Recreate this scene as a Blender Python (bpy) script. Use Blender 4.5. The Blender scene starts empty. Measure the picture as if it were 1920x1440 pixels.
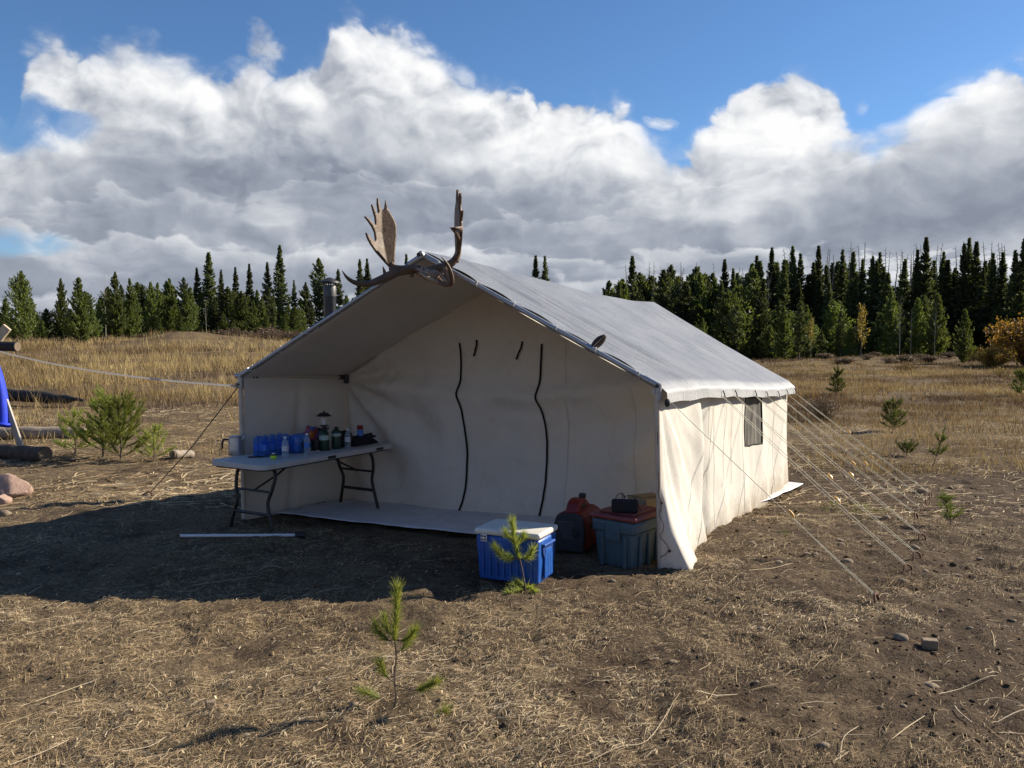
import bpy, bmesh, math, random
import numpy as np
from mathutils import Vector, Matrix
from mathutils.geometry import tessellate_polygon

# ------------------------------------------------------------------ scene, camera, sky, sun, exposure
S = bpy.context.scene
COL = S.collection
FOC, EYE, PITCH = 1553.0, 1.75, math.atan(83 / 1553.0)

cam = bpy.data.cameras.new('camera')
cam.sensor_fit = 'HORIZONTAL'; cam.sensor_width = 36.0
cam.lens = 36.0 * FOC / 1920.0
cam.clip_start = 0.05; cam.clip_end = 6000
camo = bpy.data.objects.new('camera', cam); COL.objects.link(camo)
camo.location = (0, 0, EYE)
camo.rotation_euler = (math.pi / 2 - PITCH, 0, 0)
S.camera = camo

S.view_settings.view_transform = 'Standard'
try: S.view_settings.look = 'None'
except Exception: pass
S.view_settings.gamma = 1.0
S.view_settings.exposure = 0.75
S.render.film_transparent = False
S.cycles.max_bounces = 6
S.cycles.diffuse_bounces = 3
S.cycles.glossy_bounces = 3
S.cycles.transmission_bounces = 6
S.cycles.transparent_max_bounces = 8

SUN_EL = math.radians(29.8)
SUN_AZ = math.atan2(0.938, 0.347)          # clockwise from +Y
sd = Vector((math.sin(SUN_AZ) * math.cos(SUN_EL), math.cos(SUN_AZ) * math.cos(SUN_EL), math.sin(SUN_EL)))
sl = bpy.data.lights.new('sun', 'SUN'); sl.energy = 5.0; sl.angle = math.radians(0.5); sl.color = (1.0, 0.90, 0.74)
so = bpy.data.objects.new('sun', sl); COL.objects.link(so)
so.rotation_euler = sd.to_track_quat('Z', 'Y').to_euler()
so.location = (20, 10, 20)


def ray(u, v):
    a = (u - 960) / FOC; b = (720 - v) / FOC
    cp, sp = math.cos(PITCH), math.sin(PITCH)
    return Vector((a, cp + b * sp, -sp + b * cp))


class X:
    """a socket with arithmetic, for building node trees"""
    nt = None
    def __init__(s, k): s.k = k
    @staticmethod
    def m(op, *a, clamp=False):
        n = X.nt.nodes.new('ShaderNodeMath'); n.operation = op; n.use_clamp = clamp
        for i, q in enumerate(a):
            if isinstance(q, X): X.nt.links.new(q.k, n.inputs[i])
            else: n.inputs[i].default_value = q
        return X(n.outputs[0])
    def __add__(s, o): return X.m('ADD', s, o)
    __radd__ = __add__
    def __sub__(s, o): return X.m('SUBTRACT', s, o)
    def __rsub__(s, o): return X.m('SUBTRACT', o, s)
    def __mul__(s, o): return X.m('MULTIPLY', s, o)
    __rmul__ = __mul__
    def __truediv__(s, o): return X.m('DIVIDE', s, o)
    def sm(s, a, b):
        n = X.nt.nodes.new('ShaderNodeMapRange'); n.interpolation_type = 'SMOOTHSTEP'
        X.nt.links.new(s.k, n.inputs[0]); n.inputs[1].default_value = a; n.inputs[2].default_value = b
        return X(n.outputs[0])
    def clamp(s): return X.m('ADD', s, 0.0, clamp=True)


def vec(x, y, z):
    n = X.nt.nodes.new('ShaderNodeCombineXYZ')
    for i, q in enumerate((x, y, z)):
        if isinstance(q, X): X.nt.links.new(q.k, n.inputs[i])
        else: n.inputs[i].default_value = q
    return n.outputs[0]


def noise(v, scale=5, detail=4, rough=0.5, dist=0.0, dims='3D', col=False):
    n = X.nt.nodes.new('ShaderNodeTexNoise'); n.noise_dimensions = dims
    if v is not None: X.nt.links.new(v, n.inputs['Vector'])
    n.inputs['Scale'].default_value = scale; n.inputs['Detail'].default_value = detail
    n.inputs['Roughness'].default_value = rough; n.inputs['Distortion'].default_value = dist
    return n.outputs['Color'] if col else X(n.outputs[0])


def mixc(f, a, b, mode='MIX'):
    n = X.nt.nodes.new('ShaderNodeMix'); n.data_type = 'RGBA'; n.blend_type = mode; n.clamp_factor = True
    for i, q in ((0, f), (6, a), (7, b)):
        if isinstance(q, X): X.nt.links.new(q.k, n.inputs[i])
        elif isinstance(q, bpy.types.NodeSocket): X.nt.links.new(q, n.inputs[i])
        elif i == 0: n.inputs[0].default_value = q
        else: n.inputs[i].default_value = (*q, 1)
    return n.outputs[2]


def fcurve(x, pts):
    n = X.nt.nodes.new('ShaderNodeFloatCurve')
    X.nt.links.new(x.k, n.inputs['Value'])
    c = n.mapping.curves[0]
    pts = sorted(pts)
    c.points[0].location = pts[0]; c.points[-1].location = pts[-1]
    for p in pts[1:-1]: c.points.new(*p)
    n.mapping.use_clip = False
    n.mapping.update()
    return X(n.outputs[0])


def build_world():
    w = bpy.data.worlds.new('World'); S.world = w; w.use_nodes = True
    nt = w.node_tree; nt.nodes.clear(); X.nt = nt
    out = nt.nodes.new('ShaderNodeOutputWorld'); bg = nt.nodes.new('ShaderNodeBackground')
    sky = nt.nodes.new('ShaderNodeTexSky'); sky.sky_type = 'NISHITA'; sky.sun_disc = False
    sky.sun_elevation = SUN_EL; sky.sun_rotation = SUN_AZ
    sky.altitude = 900; sky.air_density = 1.0; sky.dust_density = 0.4; sky.ozone_density = 2.5
    tc = nt.nodes.new('ShaderNodeTexCoord')
    sep = nt.nodes.new('ShaderNodeSeparateXYZ'); nt.links.new(tc.outputs['Generated'], sep.inputs[0])
    dx, dy, dz = (X(sep.outputs[i]) for i in range(3))
    az = X.m('ARCTAN2', dx, dy)
    el = X.m('ARCSINE', dz)
    STR = 0.1
    # cloud-top outline, azimuth -> elevation
    tops = [(-60, 120), (0, 215), (22, 140), (90, 70), (160, 82), (240, 84), (330, 108), (410, 138), (450, 125), (480, 100), (520, 128), (590, 105),
            (625, 60), (690, 30), (760, 62), (820, 105), (880, 152), (950, 166), (1010, 158), (1100, 182), (1180, 205), (1225, 262), (1262, 292),
            (1310, 248), (1360, 180), (1420, 140), (1480, 136), (1550, 160), (1585, 210), (1625, 268), (1665, 262), (1720, 215), (1800, 140), (1870, 108), (1960, 112)]
    pts = []
    for u, v in tops:
        d = ray(u, v).normalized(); pts.append(((math.atan2(d.x, d.y) + 0.6) / 1.2, math.asin(d.z) / 0.5))
    pts = [(0.0, pts[0][1] + 0.1)] + pts + [(1.0, 0.62)]
    xn = X.m('PINGPONG', az + 0.6, 1.2) / 1.2
    # domain warp so the outline is not a plain function of azimuth
    wv = vec(az * 1.0, el * 1.2, dz * 0.3)
    wn = noise(wv, 9, 3, 0.5, col=True)
    wsep = nt.nodes.new('ShaderNodeSeparateColor'); nt.links.new(wn, wsep.inputs[0])
    w1, w2 = X(wsep.outputs[0]) - 0.5, X(wsep.outputs[1]) - 0.5
    xw = xn + w1 * 0.035
    T = fcurve(xw, pts) * 0.5
    def fb(ox, oy, sc, det, ro, sx=1.0, sy=1.0):
        return noise(vec((az + ox) * sx + w1 * 0.06, (el + oy) * sy + w2 * 0.06, 0.31), sc, det, ro)
    n1 = fb(0, 0, 8, 10, 0.52, 1.0, 1.3)
    n1b = fb(0.022, 0.022, 8, 10, 0.52, 1.0, 1.3)
    n2 = fb(0, 0, 30, 7, 0.6, 1.0, 1.5)
    def bill(ox, oy, sc, det):
        return X.m('ABSOLUTE', fb(ox, oy, sc, det, 0.5, 1.0, 1.25) - 0.5) * 2.0
    bl = bill(0, 0, 13, 5); blb = bill(0.010, 0.012, 13, 5)
    edge = T - el + (n1 - 0.5) * 0.065 + (bl - 0.22) * 0.055 + (n2 - 0.5) * 0.012
    soft = n1.sm(0.38, 0.66)
    dens = edge.sm(-0.003, 0.009) * (1.0 - soft) + edge.sm(-0.016, 0.026) * soft
    # gaps of blue low down and at the left
    for (u, v, ru, rv, k) in ((20, 235, 60, 40, 0.95), (135, 240, 38, 22, 0.75), (35, 452, 75, 20, 0.8), (1640, 262, 60, 16, 0.5)):
        d = ray(u, v).normalized(); ca, ce = math.atan2(d.x, d.y), math.asin(d.z)
        g = (az - ca + w1 * 0.05) * (FOC / ru); h = (el - ce + w2 * 0.04) * (FOC / rv)
        r2 = g * g + h * h + (n2 - 0.5) * 3.0 + (n1 - 0.5) * 3.0
        dens = dens * (1.0 - (1.0 - r2.sm(0.0, 2.2)) * k)
    # small loose wisps over the main bank
    for (u, v, ru, rv, k) in ((478, 68, 20, 26, 0.75), (492, 105, 30, 24, 0.8), (1616, 187, 14, 12, 0.4), (1243, 240, 22, 13, 0.7)):
        if k == 0: continue
        d = ray(u, v).normalized(); ca, ce = math.atan2(d.x, d.y), math.asin(d.z)
        g = (az - ca + w1 * 0.06) * (FOC / ru); h = (el - ce + w2 * 0.06) * (FOC / rv)
        r2 = g * g + h * h + (n2 - 0.5) * 6.0 + (n1 - 0.5) * 2.0 + 0.3
        dens = X.m('MAXIMUM', dens, (1.0 - r2.sm(-0.6, 2.2)) * k)
    # light on the clouds
    body = edge + (n1 - 0.5) * 0.10 + w1 * 0.08
    lit = 1.0 - body.sm(0.0, 0.17)
    relief = (n1 - n1b) * 1.4 + (bl - blb) * 0.75
    st = noise(vec(az * 2.6 + w1 * 0.35, el * 12.0 + az * 2.0 + w2 * 0.6, 0.7), 1.5, 6, 0.5)
    st2 = noise(vec(az * 4.0 + 3.0 + w1 * 0.4, el * 17.0 - az * 1.6, 1.9), 1.7, 6, 0.5)
    low = 1.0 - el.sm(0.03, 0.22)
    streak = st.sm(0.42, 0.72) * (0.2 + low * 0.8)
    streak = X.m('MAXIMUM', streak, st2.sm(0.52, 0.74) * low * 0.9)
    # broad bright and dark masses of the bank
    mass = None
    for (u, v, ru, rv, k) in ((745, 130, 130, 110, 0.42), (1060, 250, 210, 75, 0.38), (1480, 235, 115, 120, 0.42), (1840, 190, 150, 85, 0.48), (190, 175, 210, 60, 0.40), (120, 270, 80, 40, 0.25),
                              (500, 420, 220, 42, 0.20), (1230, 430, 210, 40, 0.26), (1330, 330, 140, 60, 0.22), (520, 485, 260, 22, 0.22), (1000, 470, 180, 30, 0.10), (60, 475, 120, 20, 0.2), (1840, 470, 130, 25, 0.4), (1530, 335, 160, 50, 0.34), (1380, 400, 170, 28, 0.25), (1780, 260, 120, 40, 0.2), (60, 330, 110, 50, 0.18), (1200, 320, 120, 50, 0.2), (420, 250, 60, 40, 0.15),
                              (330, 345, 170, 70, -0.16), (590, 290, 150, 80, -0.12), (900, 390, 200, 60, -0.10), (1640, 390, 190, 65, -0.16), (180, 420, 190, 50, -0.10), (1850, 330, 140, 60, -0.05)):
        d = ray(u, v).normalized(); ca, ce = math.atan2(d.x, d.y), math.asin(d.z)
        g = (az - ca + w1 * 0.10) * (FOC / ru); h = (el - ce + w2 * 0.08) * (FOC / rv)
        q = X.m('EXPONENT', (g * g + h * h) * -0.8) * k
        mass = q if mass is None else mass + q
    b = 0.17 + lit * 0.29 + mass * 1.0 + relief * (0.6 + lit * 0.75) + streak * 0.36 + (n1 - 0.5) * 0.42 + (n2 - 0.5) * 0.10
    # lower decks, each with a bright ragged top and a grey base
    for k, (e0, tilt, amp, hi, op) in enumerate(((0.205, 0.10, 0.13, 0.55, 0.5), (0.150, 0.16, 0.11, 0.55, 0.6), (0.105, -0.02, 0.08, 0.64, 0.75), (0.068, 0.03, 0.05, 0.68, 0.75))):
        nk = noise(vec(az * 1.0 + w1 * 0.12 + 2.7 * k, el * 2.4 + w2 * 0.1, 0.9 * k), 6.5, 8, 0.55)
        ek = e0 + az * tilt + (nk - 0.5) * amp * 2.0 + (bl - 0.22) * 0.03 - el
        mk = ek.sm(0.0, 0.010) * op
        lk = 1.0 - ek.sm(0.0, 0.045)
        bk = 0.07 + lk * hi * (0.2 + n1 * 1.3) + (n2 - 0.5) * 0.25 + (nk - 0.5) * 0.5 + mass * 0.5 + relief * 0.4
        b = b * (1.0 - mk) + bk * mk
    b = b.clamp()
    ramp = nt.nodes.new('ShaderNodeValToRGB'); nt.links.new(b.k, ramp.inputs[0])
    e = ramp.color_ramp.elements
    e[0].position = 0.0; e[0].color = (0.150, 0.170, 0.213, 1)
    e[1].position = 1.0; e[1].color = (0.59, 0.59, 0.59, 1)
    for p, c in ((0.25, (0.220, 0.240, 0.282, 1)), (0.5, (0.335, 0.352, 0.382, 1)), (0.78, (0.49, 0.50, 0.516, 1))):
        q = e.new(p); q.color = c
    tint = mixc(1.0, sky.outputs[0], (0.48, 0.64, 0.79), 'MULTIPLY')
    csc = nt.nodes.new('ShaderNodeVectorMath'); csc.operation = 'SCALE'; csc.inputs[3].default_value = 1.0 / STR
    nt.links.new(ramp.outputs[0], csc.inputs[0])
    dens = dens * el.sm(-0.02, 0.0)
    colr = mixc(dens, tint, csc.outputs[0])
    nt.links.new(colr, bg.inputs[0]); bg.inputs[1].default_value = STR
    nt.links.new(bg.outputs[0], out.inputs[0])


build_world()

# ------------------------------------------------------------------ helpers
RNG = np.random.default_rng(7)
random.seed(5)


def hash2(ix, iy, seed):
    h = (ix.astype(np.int64) * 374761393 + iy.astype(np.int64) * 668265263 + seed * 1274126177) & 0xffffffff
    h = ((h ^ (h >> 13)) * 1274126177) & 0xffffffff
    return ((h ^ (h >> 16)) & 0xffff) / 65535.0


def vnoise(x, y, seed=0):
    x = np.asarray(x, float); y = np.asarray(y, float)
    ix, iy = np.floor(x), np.floor(y); fx, fy = x - ix, y - iy
    fx = fx * fx * (3 - 2 * fx); fy = fy * fy * (3 - 2 * fy)
    a, b = hash2(ix, iy, seed), hash2(ix + 1, iy, seed)
    c, d = hash2(ix, iy + 1, seed), hash2(ix + 1, iy + 1, seed)
    return (a * (1 - fx) + b * fx) * (1 - fy) + (c * (1 - fx) + d * fx) * fy - 0.5


def fbm(x, y, seed=0, octs=4, gain=0.5):
    s, a, f = 0, 1.0, 1.0
    for i in range(octs):
        s = s + a * vnoise(np.asarray(x) * f, np.asarray(y) * f, seed + i * 17); a *= gain; f *= 2.03
    return s


def sstep(a, b, x):
    t = np.clip((np.asarray(x, float) - a) / (b - a), 0, 1)
    return t * t * (3 - 2 * t)


def H0(x, y):
    """terrain height without the fine lumps"""
    x = np.asarray(x, float); y = np.asarray(y, float)
    yy = np.maximum(y, 1.0); r = x / yy
    z = -0.22 * sstep(6.4, 11.0, y) * sstep(-0.45, 0.0, r)
    z = z - 0.10 * sstep(12, 30, y) * sstep(0.0, 0.2, r)
    left = 1 - sstep(-0.22, 0.02, r)
    z = z + left * np.clip(yy - 15, 0, 75) * 0.0295
    z = z + 0.8 * np.exp(-(((x + 24.5) / 3.6) ** 2 + ((y - 62) / 3.0) ** 2)) + 0.5 * np.exp(-(((x + 19.5) / 4) ** 2 + ((y - 63) / 3.0) ** 2))
    z = z + 0.55 * np.exp(-(((x - 38) / 14.0) ** 2 + ((y - 74) / 3.0) ** 2))
    z = z + 0.25 * fbm(x / 9.0, y / 9.0, 3, 3) * sstep(13, 30, y)
    return z


def H(x, y):
    x = np.asarray(x, float); y = np.asarray(y, float)
    near = 1 - sstep(14, 22, y)
    z = H0(x, y)
    z = z + 0.05 * fbm(x / 0.9, y / 0.9, 11, 3) * (0.25 + 0.75 * sstep(4, 1, np.abs(y - 8)))
    z = z + near * (0.042 * fbm(x / 0.22, y / 0.22, 21, 4, 0.6))
    far = sstep(14, 22, y) * (1 - sstep(120, 300, y))
    z = z + far * 0.16 * fbm(x / 2.2, y / 2.2, 31, 3)
    return z


def hz(x, y): return float(H(x, y))


def P(u, v, Y):
    d = ray(u, v); k = Y / d.y
    return Vector((d.x * k, Y, EYE + d.z * k))


def G(u, v):
    """the ground seen at a pixel of the photograph"""
    d = ray(u, v); t = 0.5; last = 0
    while t < 2000:
        p = d * t
        if EYE + p.z < float(H0(p.x, p.y)): break
        last = t; t *= 1.02
    a, b = last, t
    for _ in range(30):
        m = (a + b) / 2; p = d * m
        if EYE + p.z < float(H0(p.x, p.y)): b = m
        else: a = m
    p = d * a
    return Vector((p.x, p.y, hz(p.x, p.y)))


class MB:
    def __init__(s): s.v = []; s.f = []
    def add(s, vs, fs):
        o = len(s.v); s.v += [tuple(q) for q in vs]; s.f += [tuple(i + o for i in f) for f in fs]; return s
    def box(s, c, sx, sy, sz, rz=0.0, M=None):
        vs = [Vector((a * sx / 2, b * sy / 2, d * sz / 2)) for a in (-1, 1) for b in (-1, 1) for d in (-1, 1)]
        R = M if M is not None else Matrix.Rotation(rz, 3, 'Z')
        vs = [R @ q + Vector(c) for q in vs]
        return s.add(vs, [(0, 1, 3, 2), (4, 6, 7, 5), (0, 4, 5, 1), (2, 3, 7, 6), (0, 2, 6, 4), (1, 5, 7, 3)])
    def tube(s, path, rad, n=8, cap=True, flat=1.0):
        path = [Vector(p) for p in path]
        if not hasattr(rad, '__len__'): rad = [rad] * len(path)
        rings = []; side = None
        for i, p in enumerate(path):
            t = (path[min(i + 1, len(path) - 1)] - path[max(i - 1, 0)])
            if t.length < 1e-9: t = Vector((0, 0, 1))
            t.normalize()
            if side is None:
                side = t.cross(Vector((0, 0, 1)))
                if side.length < 0.1: side = t.cross(Vector((1, 0, 0)))
            side = (side - t * side.dot(t)).normalized(); up = side.cross(t)
            rings.append([p + (side * math.cos(2 * math.pi * k / n) + up * flat * math.sin(2 * math.pi * k / n)) * rad[i] for k in range(n)])
        vs = [q for r in rings for q in r]; fs = []
        for i in range(len(rings) - 1):
            for k in range(n):
                a = i * n + k; b = i * n + (k + 1) % n
                fs.append((a, b, b + n, a + n))
        if cap: fs += [tuple(range(n))[::-1], tuple((len(rings) - 1) * n + k for k in range(n))]
        return s.add(vs, fs)
    def lathe(s, prof, c=(0, 0, 0), n=16, sx=1.0, sy=1.0, rz=0.0, M=None):
        """prof: (radius, z) pairs from bottom to top"""
        c = Vector(c); vs = []; fs = []
        for r, z in prof:
            for k in range(n):
                a = 2 * math.pi * k / n + rz
                q = Vector((math.cos(a) * r * sx, math.sin(a) * r * sy, z))
                vs.append((M @ q if M is not None else q) + c)
        for i in range(len(prof) - 1):
            for k in range(n):
                a = i * n + k; b = i * n + (k + 1) % n
                fs.append((a, b, b + n, a + n))
        fs += [tuple(range(n))[::-1], tuple((len(prof) - 1) * n + k for k in range(n))]
        return s.add(vs, fs)
    def grid(s, fn, nu, nv):
        vs = [fn(i / nu, j / nv) for j in range(nv + 1) for i in range(nu + 1)]
        fs = [(j * (nu + 1) + i, j * (nu + 1) + i + 1, (j + 1) * (nu + 1) + i + 1, (j + 1) * (nu + 1) + i) for j in range(nv) for i in range(nu)]
        return s.add(vs, fs)
    def prism(s, poly, axis_o, e1, e2, e3, depth):
        """a polygon given in (e1, e2), extruded by depth along e3"""
        o = Vector(axis_o); n = len(poly)
        a = [o + e1 * p[0] + e2 * p[1] for p in poly]; b = [q + e3 * depth for q in a]
        fs = [(i, (i + 1) % n, n + (i + 1) % n, n + i) for i in range(n)]
        tri = tessellate_polygon([[Vector((p[0], p[1], 0)) for p in poly]])
        fs += [tuple(t) for t in tri] + [tuple(n + i for i in t[::-1]) for t in tri]
        return s.add(a + b, fs)
    def build(s, name, m, parent=None, smooth=False, bevel=0.0, angle=40, origin=None, solid=0.0, subd=0):
        me = bpy.data.meshes.new(name); me.from_pydata(s.v, [], s.f); me.update()
        bm = bmesh.new(); bm.from_mesh(me); bmesh.ops.recalc_face_normals(bm, faces=bm.faces); bm.to_mesh(me); bm.free()
        return finish(name, me, m, parent, smooth, bevel, angle, solid, subd)


def finish(name, me, m, parent=None, smooth=False, bevel=0.0, angle=40, solid=0.0, subd=0):
    if m is not None: me.materials.append(m)
    o = bpy.data.objects.new(name, me); COL.objects.link(o)
    if smooth:
        me.polygons.foreach_set('use_smooth', [True] * len(me.polygons))
        if smooth != 'all':
            try: me.set_sharp_from_angle(angle=math.radians(angle))
            except Exception: pass
    if solid: 
        q = o.modifiers.new('solid', 'SOLIDIFY'); q.thickness = solid; q.offset = 0
    if bevel:
        q = o.modifiers.new('bevel', 'BEVEL'); q.width = bevel; q.segments = 2; q.limit_method = 'ANGLE'; q.angle_limit = math.radians(35)
    if subd:
        q = o.modifiers.new('subd', 'SUBSURF'); q.levels = subd; q.render_levels = subd
    if parent is not None:
        o.parent = parent
        o.matrix_parent_inverse = Matrix.Translation(parent.location).inverted() if parent.type == 'EMPTY' and tuple(parent.rotation_euler) == (0, 0, 0) else Matrix.Identity(4)
    return o


def mesh_np(name, verts, faces):
    verts = np.ascontiguousarray(verts, dtype=np.float32); faces = np.ascontiguousarray(faces, dtype=np.int32)
    k = faces.shape[1]
    me = bpy.data.meshes.new(name)
    me.vertices.add(len(verts)); me.vertices.foreach_set('co', verts.ravel())
    me.loops.add(faces.size); me.loops.foreach_set('vertex_index', faces.ravel())
    me.polygons.add(len(faces)); me.polygons.foreach_set('loop_start', np.arange(0, faces.size, k, dtype=np.int32))
    try: me.polygons.foreach_set('loop_total', np.full(len(faces), k, dtype=np.int32))
    except Exception: pass
    me.update(calc_edges=True); me.validate()
    return me


def attr(me, name, vals):
    a = me.attributes.new(name, 'FLOAT', 'POINT'); a.data.foreach_set('value', np.asarray(vals, np.float32))


def tag(o, label=None, cat=None, group=None, kind=None):
    if label: o['label'] = label
    if cat: o['category'] = cat
    if group: o['group'] = group
    if kind: o['kind'] = kind
    return o


def thing(name, loc, label, cat, group=None):
    o = bpy.data.objects.new(name, None); COL.objects.link(o)
    o.location = loc; o.empty_display_size = 0.1
    return tag(o, label, cat, group)


def smooth_path(pts, n=6):
    """Catmull-Rom through points (tuples of any length)"""
    pts = [np.array(p, float) for p in pts]; out = []
    for i in range(len(pts) - 1):
        p0 = pts[max(i - 1, 0)]; p1 = pts[i]; p2 = pts[i + 1]; p3 = pts[min(i + 2, len(pts) - 1)]
        for k in range(n):
            t = k / n
            out.append(0.5 * ((2 * p1) + (-p0 + p2) * t + (2 * p0 - 5 * p1 + 4 * p2 - p3) * t * t + (-p0 + 3 * p1 - 3 * p2 + p3) * t ** 3))
    out.append(pts[-1]); return out


# ------------------------------------------------------------------ materials
def newmat(name):
    m = bpy.data.materials.new(name); m.use_nodes = True
    X.nt = m.node_tree
    b = m.node_tree.nodes['Principled BSDF']
    return m, m.node_tree, b


def objco():
    n = X.nt.nodes.new('ShaderNodeNewGeometry'); return n.outputs['Position']


def mat(name, c, rough=0.6, var=0.15, scale=8.0, metal=0.0, bump=0.0, bscale=60.0, c2=None, thr=(0.45, 0.65), spec=0.5, trans=0.0, coat=0.0, stretch=(1, 1, 1), local=False):
    """plain surface with a little uneven colour and fine relief"""
    m, nt, b = newmat(name)
    if local:
        tc = nt.nodes.new('ShaderNodeTexCoord'); pos = tc.outputs['Object']
    else: pos = objco()
    mp = nt.nodes.new('ShaderNodeMapping'); nt.links.new(pos, mp.inputs[0]); mp.inputs['Scale'].default_value = stretch
    pos = mp.outputs[0]
    n = noise(pos, scale, 5, 0.6)
    f = n.sm(0.25, 0.75)
    lo = tuple(q * (1 - var) for q in c); hi = tuple(min(q * (1 + var), 1) for q in c)
    col = mixc(f, lo, hi)
    if c2: col = mixc(noise(pos, scale * 2.3, 5, 0.65).sm(*thr), col, c2)
    nt.links.new(col, b.inputs['Base Color'])
    rn = (noise(pos, scale * 3, 3, 0.5) - 0.5) * 0.25 + rough
    nt.links.new(rn.clamp().k, b.inputs['Roughness'])
    b.inputs['Metallic'].default_value = metal
    b.inputs['Specular IOR Level'].default_value = spec
    b.inputs['Transmission Weight'].default_value = trans
    b.inputs['Coat Weight'].default_value = coat
    if bump:
        bn = nt.nodes.new('ShaderNodeBump'); bn.inputs['Strength'].default_value = bump; bn.inputs['Distance'].default_value = 0.01
        nt.links.new(noise(pos, bscale, 4, 0.6).k, bn.inputs['Height']); nt.links.new(bn.outputs[0], b.inputs['Normal'])
    return m


def canvas_mat(name, c, dirt=0.0, trans=0.18, crk=1.0):
    m, nt, b = newmat(name)
    pos = objco(); sp = nt.nodes.new('ShaderNodeSeparateXYZ'); nt.links.new(pos, sp.inputs[0]); z = X(sp.outputs[2])
    big = noise(pos, 1.6, 4, 0.6).sm(0.3, 0.75); fine = noise(pos, 22, 5, 0.65).sm(0.3, 0.7)
    col = mixc(big, tuple(q * 0.93 for q in c), c)
    col = mixc(fine * 0.25, col, tuple(q * 0.86 for q in c))
    st = noise(pos, 3.1, 6, 0.7).sm(0.60, 0.80)
    col = mixc(st * 0.42, col, (c[0] * 0.70, c[1] * 0.62, c[2] * 0.50))
    ring = 1.0 - X.m('ABSOLUTE', noise(pos, 1.1, 5, 0.6) - 0.56).sm(0.0, 0.018)
    col = mixc(ring * 0.12, col, (c[0] * 0.66, c[1] * 0.58, c[2] * 0.46))
    if dirt:
        g = (1.0 - (z + (noise(pos, 5, 5, 0.7) - 0.5) * 0.7).sm(-0.25, 0.22)) * dirt
        col = mixc(g, col, (0.33, 0.25, 0.165))
    b.inputs['Roughness'].default_value = 0.9; b.inputs['Specular IOR Level'].default_value = 0.12
    nt.links.new(col, b.inputs['Base Color'])
    tr = nt.nodes.new('ShaderNodeBsdfTranslucent'); nt.links.new(mixc(1.0, col, (1.0, 0.88, 0.70), 'MULTIPLY'), tr.inputs[0])
    mx = nt.nodes.new('ShaderNodeMixShader'); mx.inputs[0].default_value = trans
    bn = nt.nodes.new('ShaderNodeBump'); bn.inputs['Strength'].default_value = 0.35; bn.inputs['Distance'].default_value = 0.02
    cr = X.m('ABSOLUTE', noise(pos, 2.3, 4, 0.5, 0.4) - 0.5) * -2.2 + X.m('ABSOLUTE', noise(pos, 5.5, 3, 0.5, 0.6) - 0.5) * -0.9
    hgt = noise(pos, 7, 5, 0.55) + noise(pos, 160, 2, 0.5) * 0.12 + cr * crk
    nt.links.new(hgt.k, bn.inputs['Height'])
    nt.links.new(bn.outputs[0], b.inputs['Normal'])
    nt.links.new(b.outputs[0], mx.inputs[1]); nt.links.new(tr.outputs[0], mx.inputs[2])
    nt.links.new(mx.outputs[0], nt.nodes['Material Output'].inputs[0])
    return m


def tarp_mat():
    m, nt, b = newmat('silver_tarp')
    tc = nt.nodes.new('ShaderNodeAttribute'); tc.attribute_name = 'suv'; sv = tc.outputs['Vector']
    sp = nt.nodes.new('ShaderNodeSeparateXYZ'); nt.links.new(sv, sp.inputs[0]); s, t = X(sp.outputs[0]), X(sp.outputs[1])
    col = mixc(noise(sv, 2.2, 5, 0.6).sm(0.3, 0.7), (0.160, 0.172, 0.200), (0.215, 0.226, 0.252))
    streak = noise(vec(s * 60.0, t * 3.0, 0.0), 1.0, 5, 0.6).sm(0.55, 0.75)
    band0 = s.sm(0.25, 0.5) * (1.0 - s.sm(1.0, 1.35))
    col = mixc(streak * (0.30 + band0 * 0.6), col, (0.10, 0.104, 0.115))
    line = noise(vec(s * 9.0, t * 0.6, 3.0), 1.0, 6, 0.65).sm(0.66, 0.70)
    col = mixc(line * 0.45, col, (0.09, 0.093, 0.10))
    # paler towards the eave and over the strip hanging below it
    edge = (t + (noise(sv, 3.0, 4, 0.6) - 0.5) * 0.10).sm(2.28, 2.44)
    col = mixc(edge, col, (0.43, 0.435, 0.44))
    nt.links.new(col, b.inputs['Base Color'])
    b.inputs['Roughness'].default_value = 0.52; b.inputs['Specular IOR Level'].default_value = 0.4
    bn = nt.nodes.new('ShaderNodeBump'); bn.inputs['Strength'].default_value = 0.8; bn.inputs['Distance'].default_value = 0.022
    band = (s.sm(0.15, 0.45)) * (1.0 - s.sm(0.95, 1.4))
    hgt = noise(vec(s * 26.0, t * 2.2, 0.0), 1.0, 6, 0.62) * (0.35 + band * 0.9) + noise(sv, 42, 5, 0.7) * 0.28 + noise(sv, 6, 5, 0.6) * 0.5
    nt.links.new(hgt.k, bn.inputs['Height']); nt.links.new(bn.outputs[0], b.inputs['Normal'])
    return m


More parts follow.
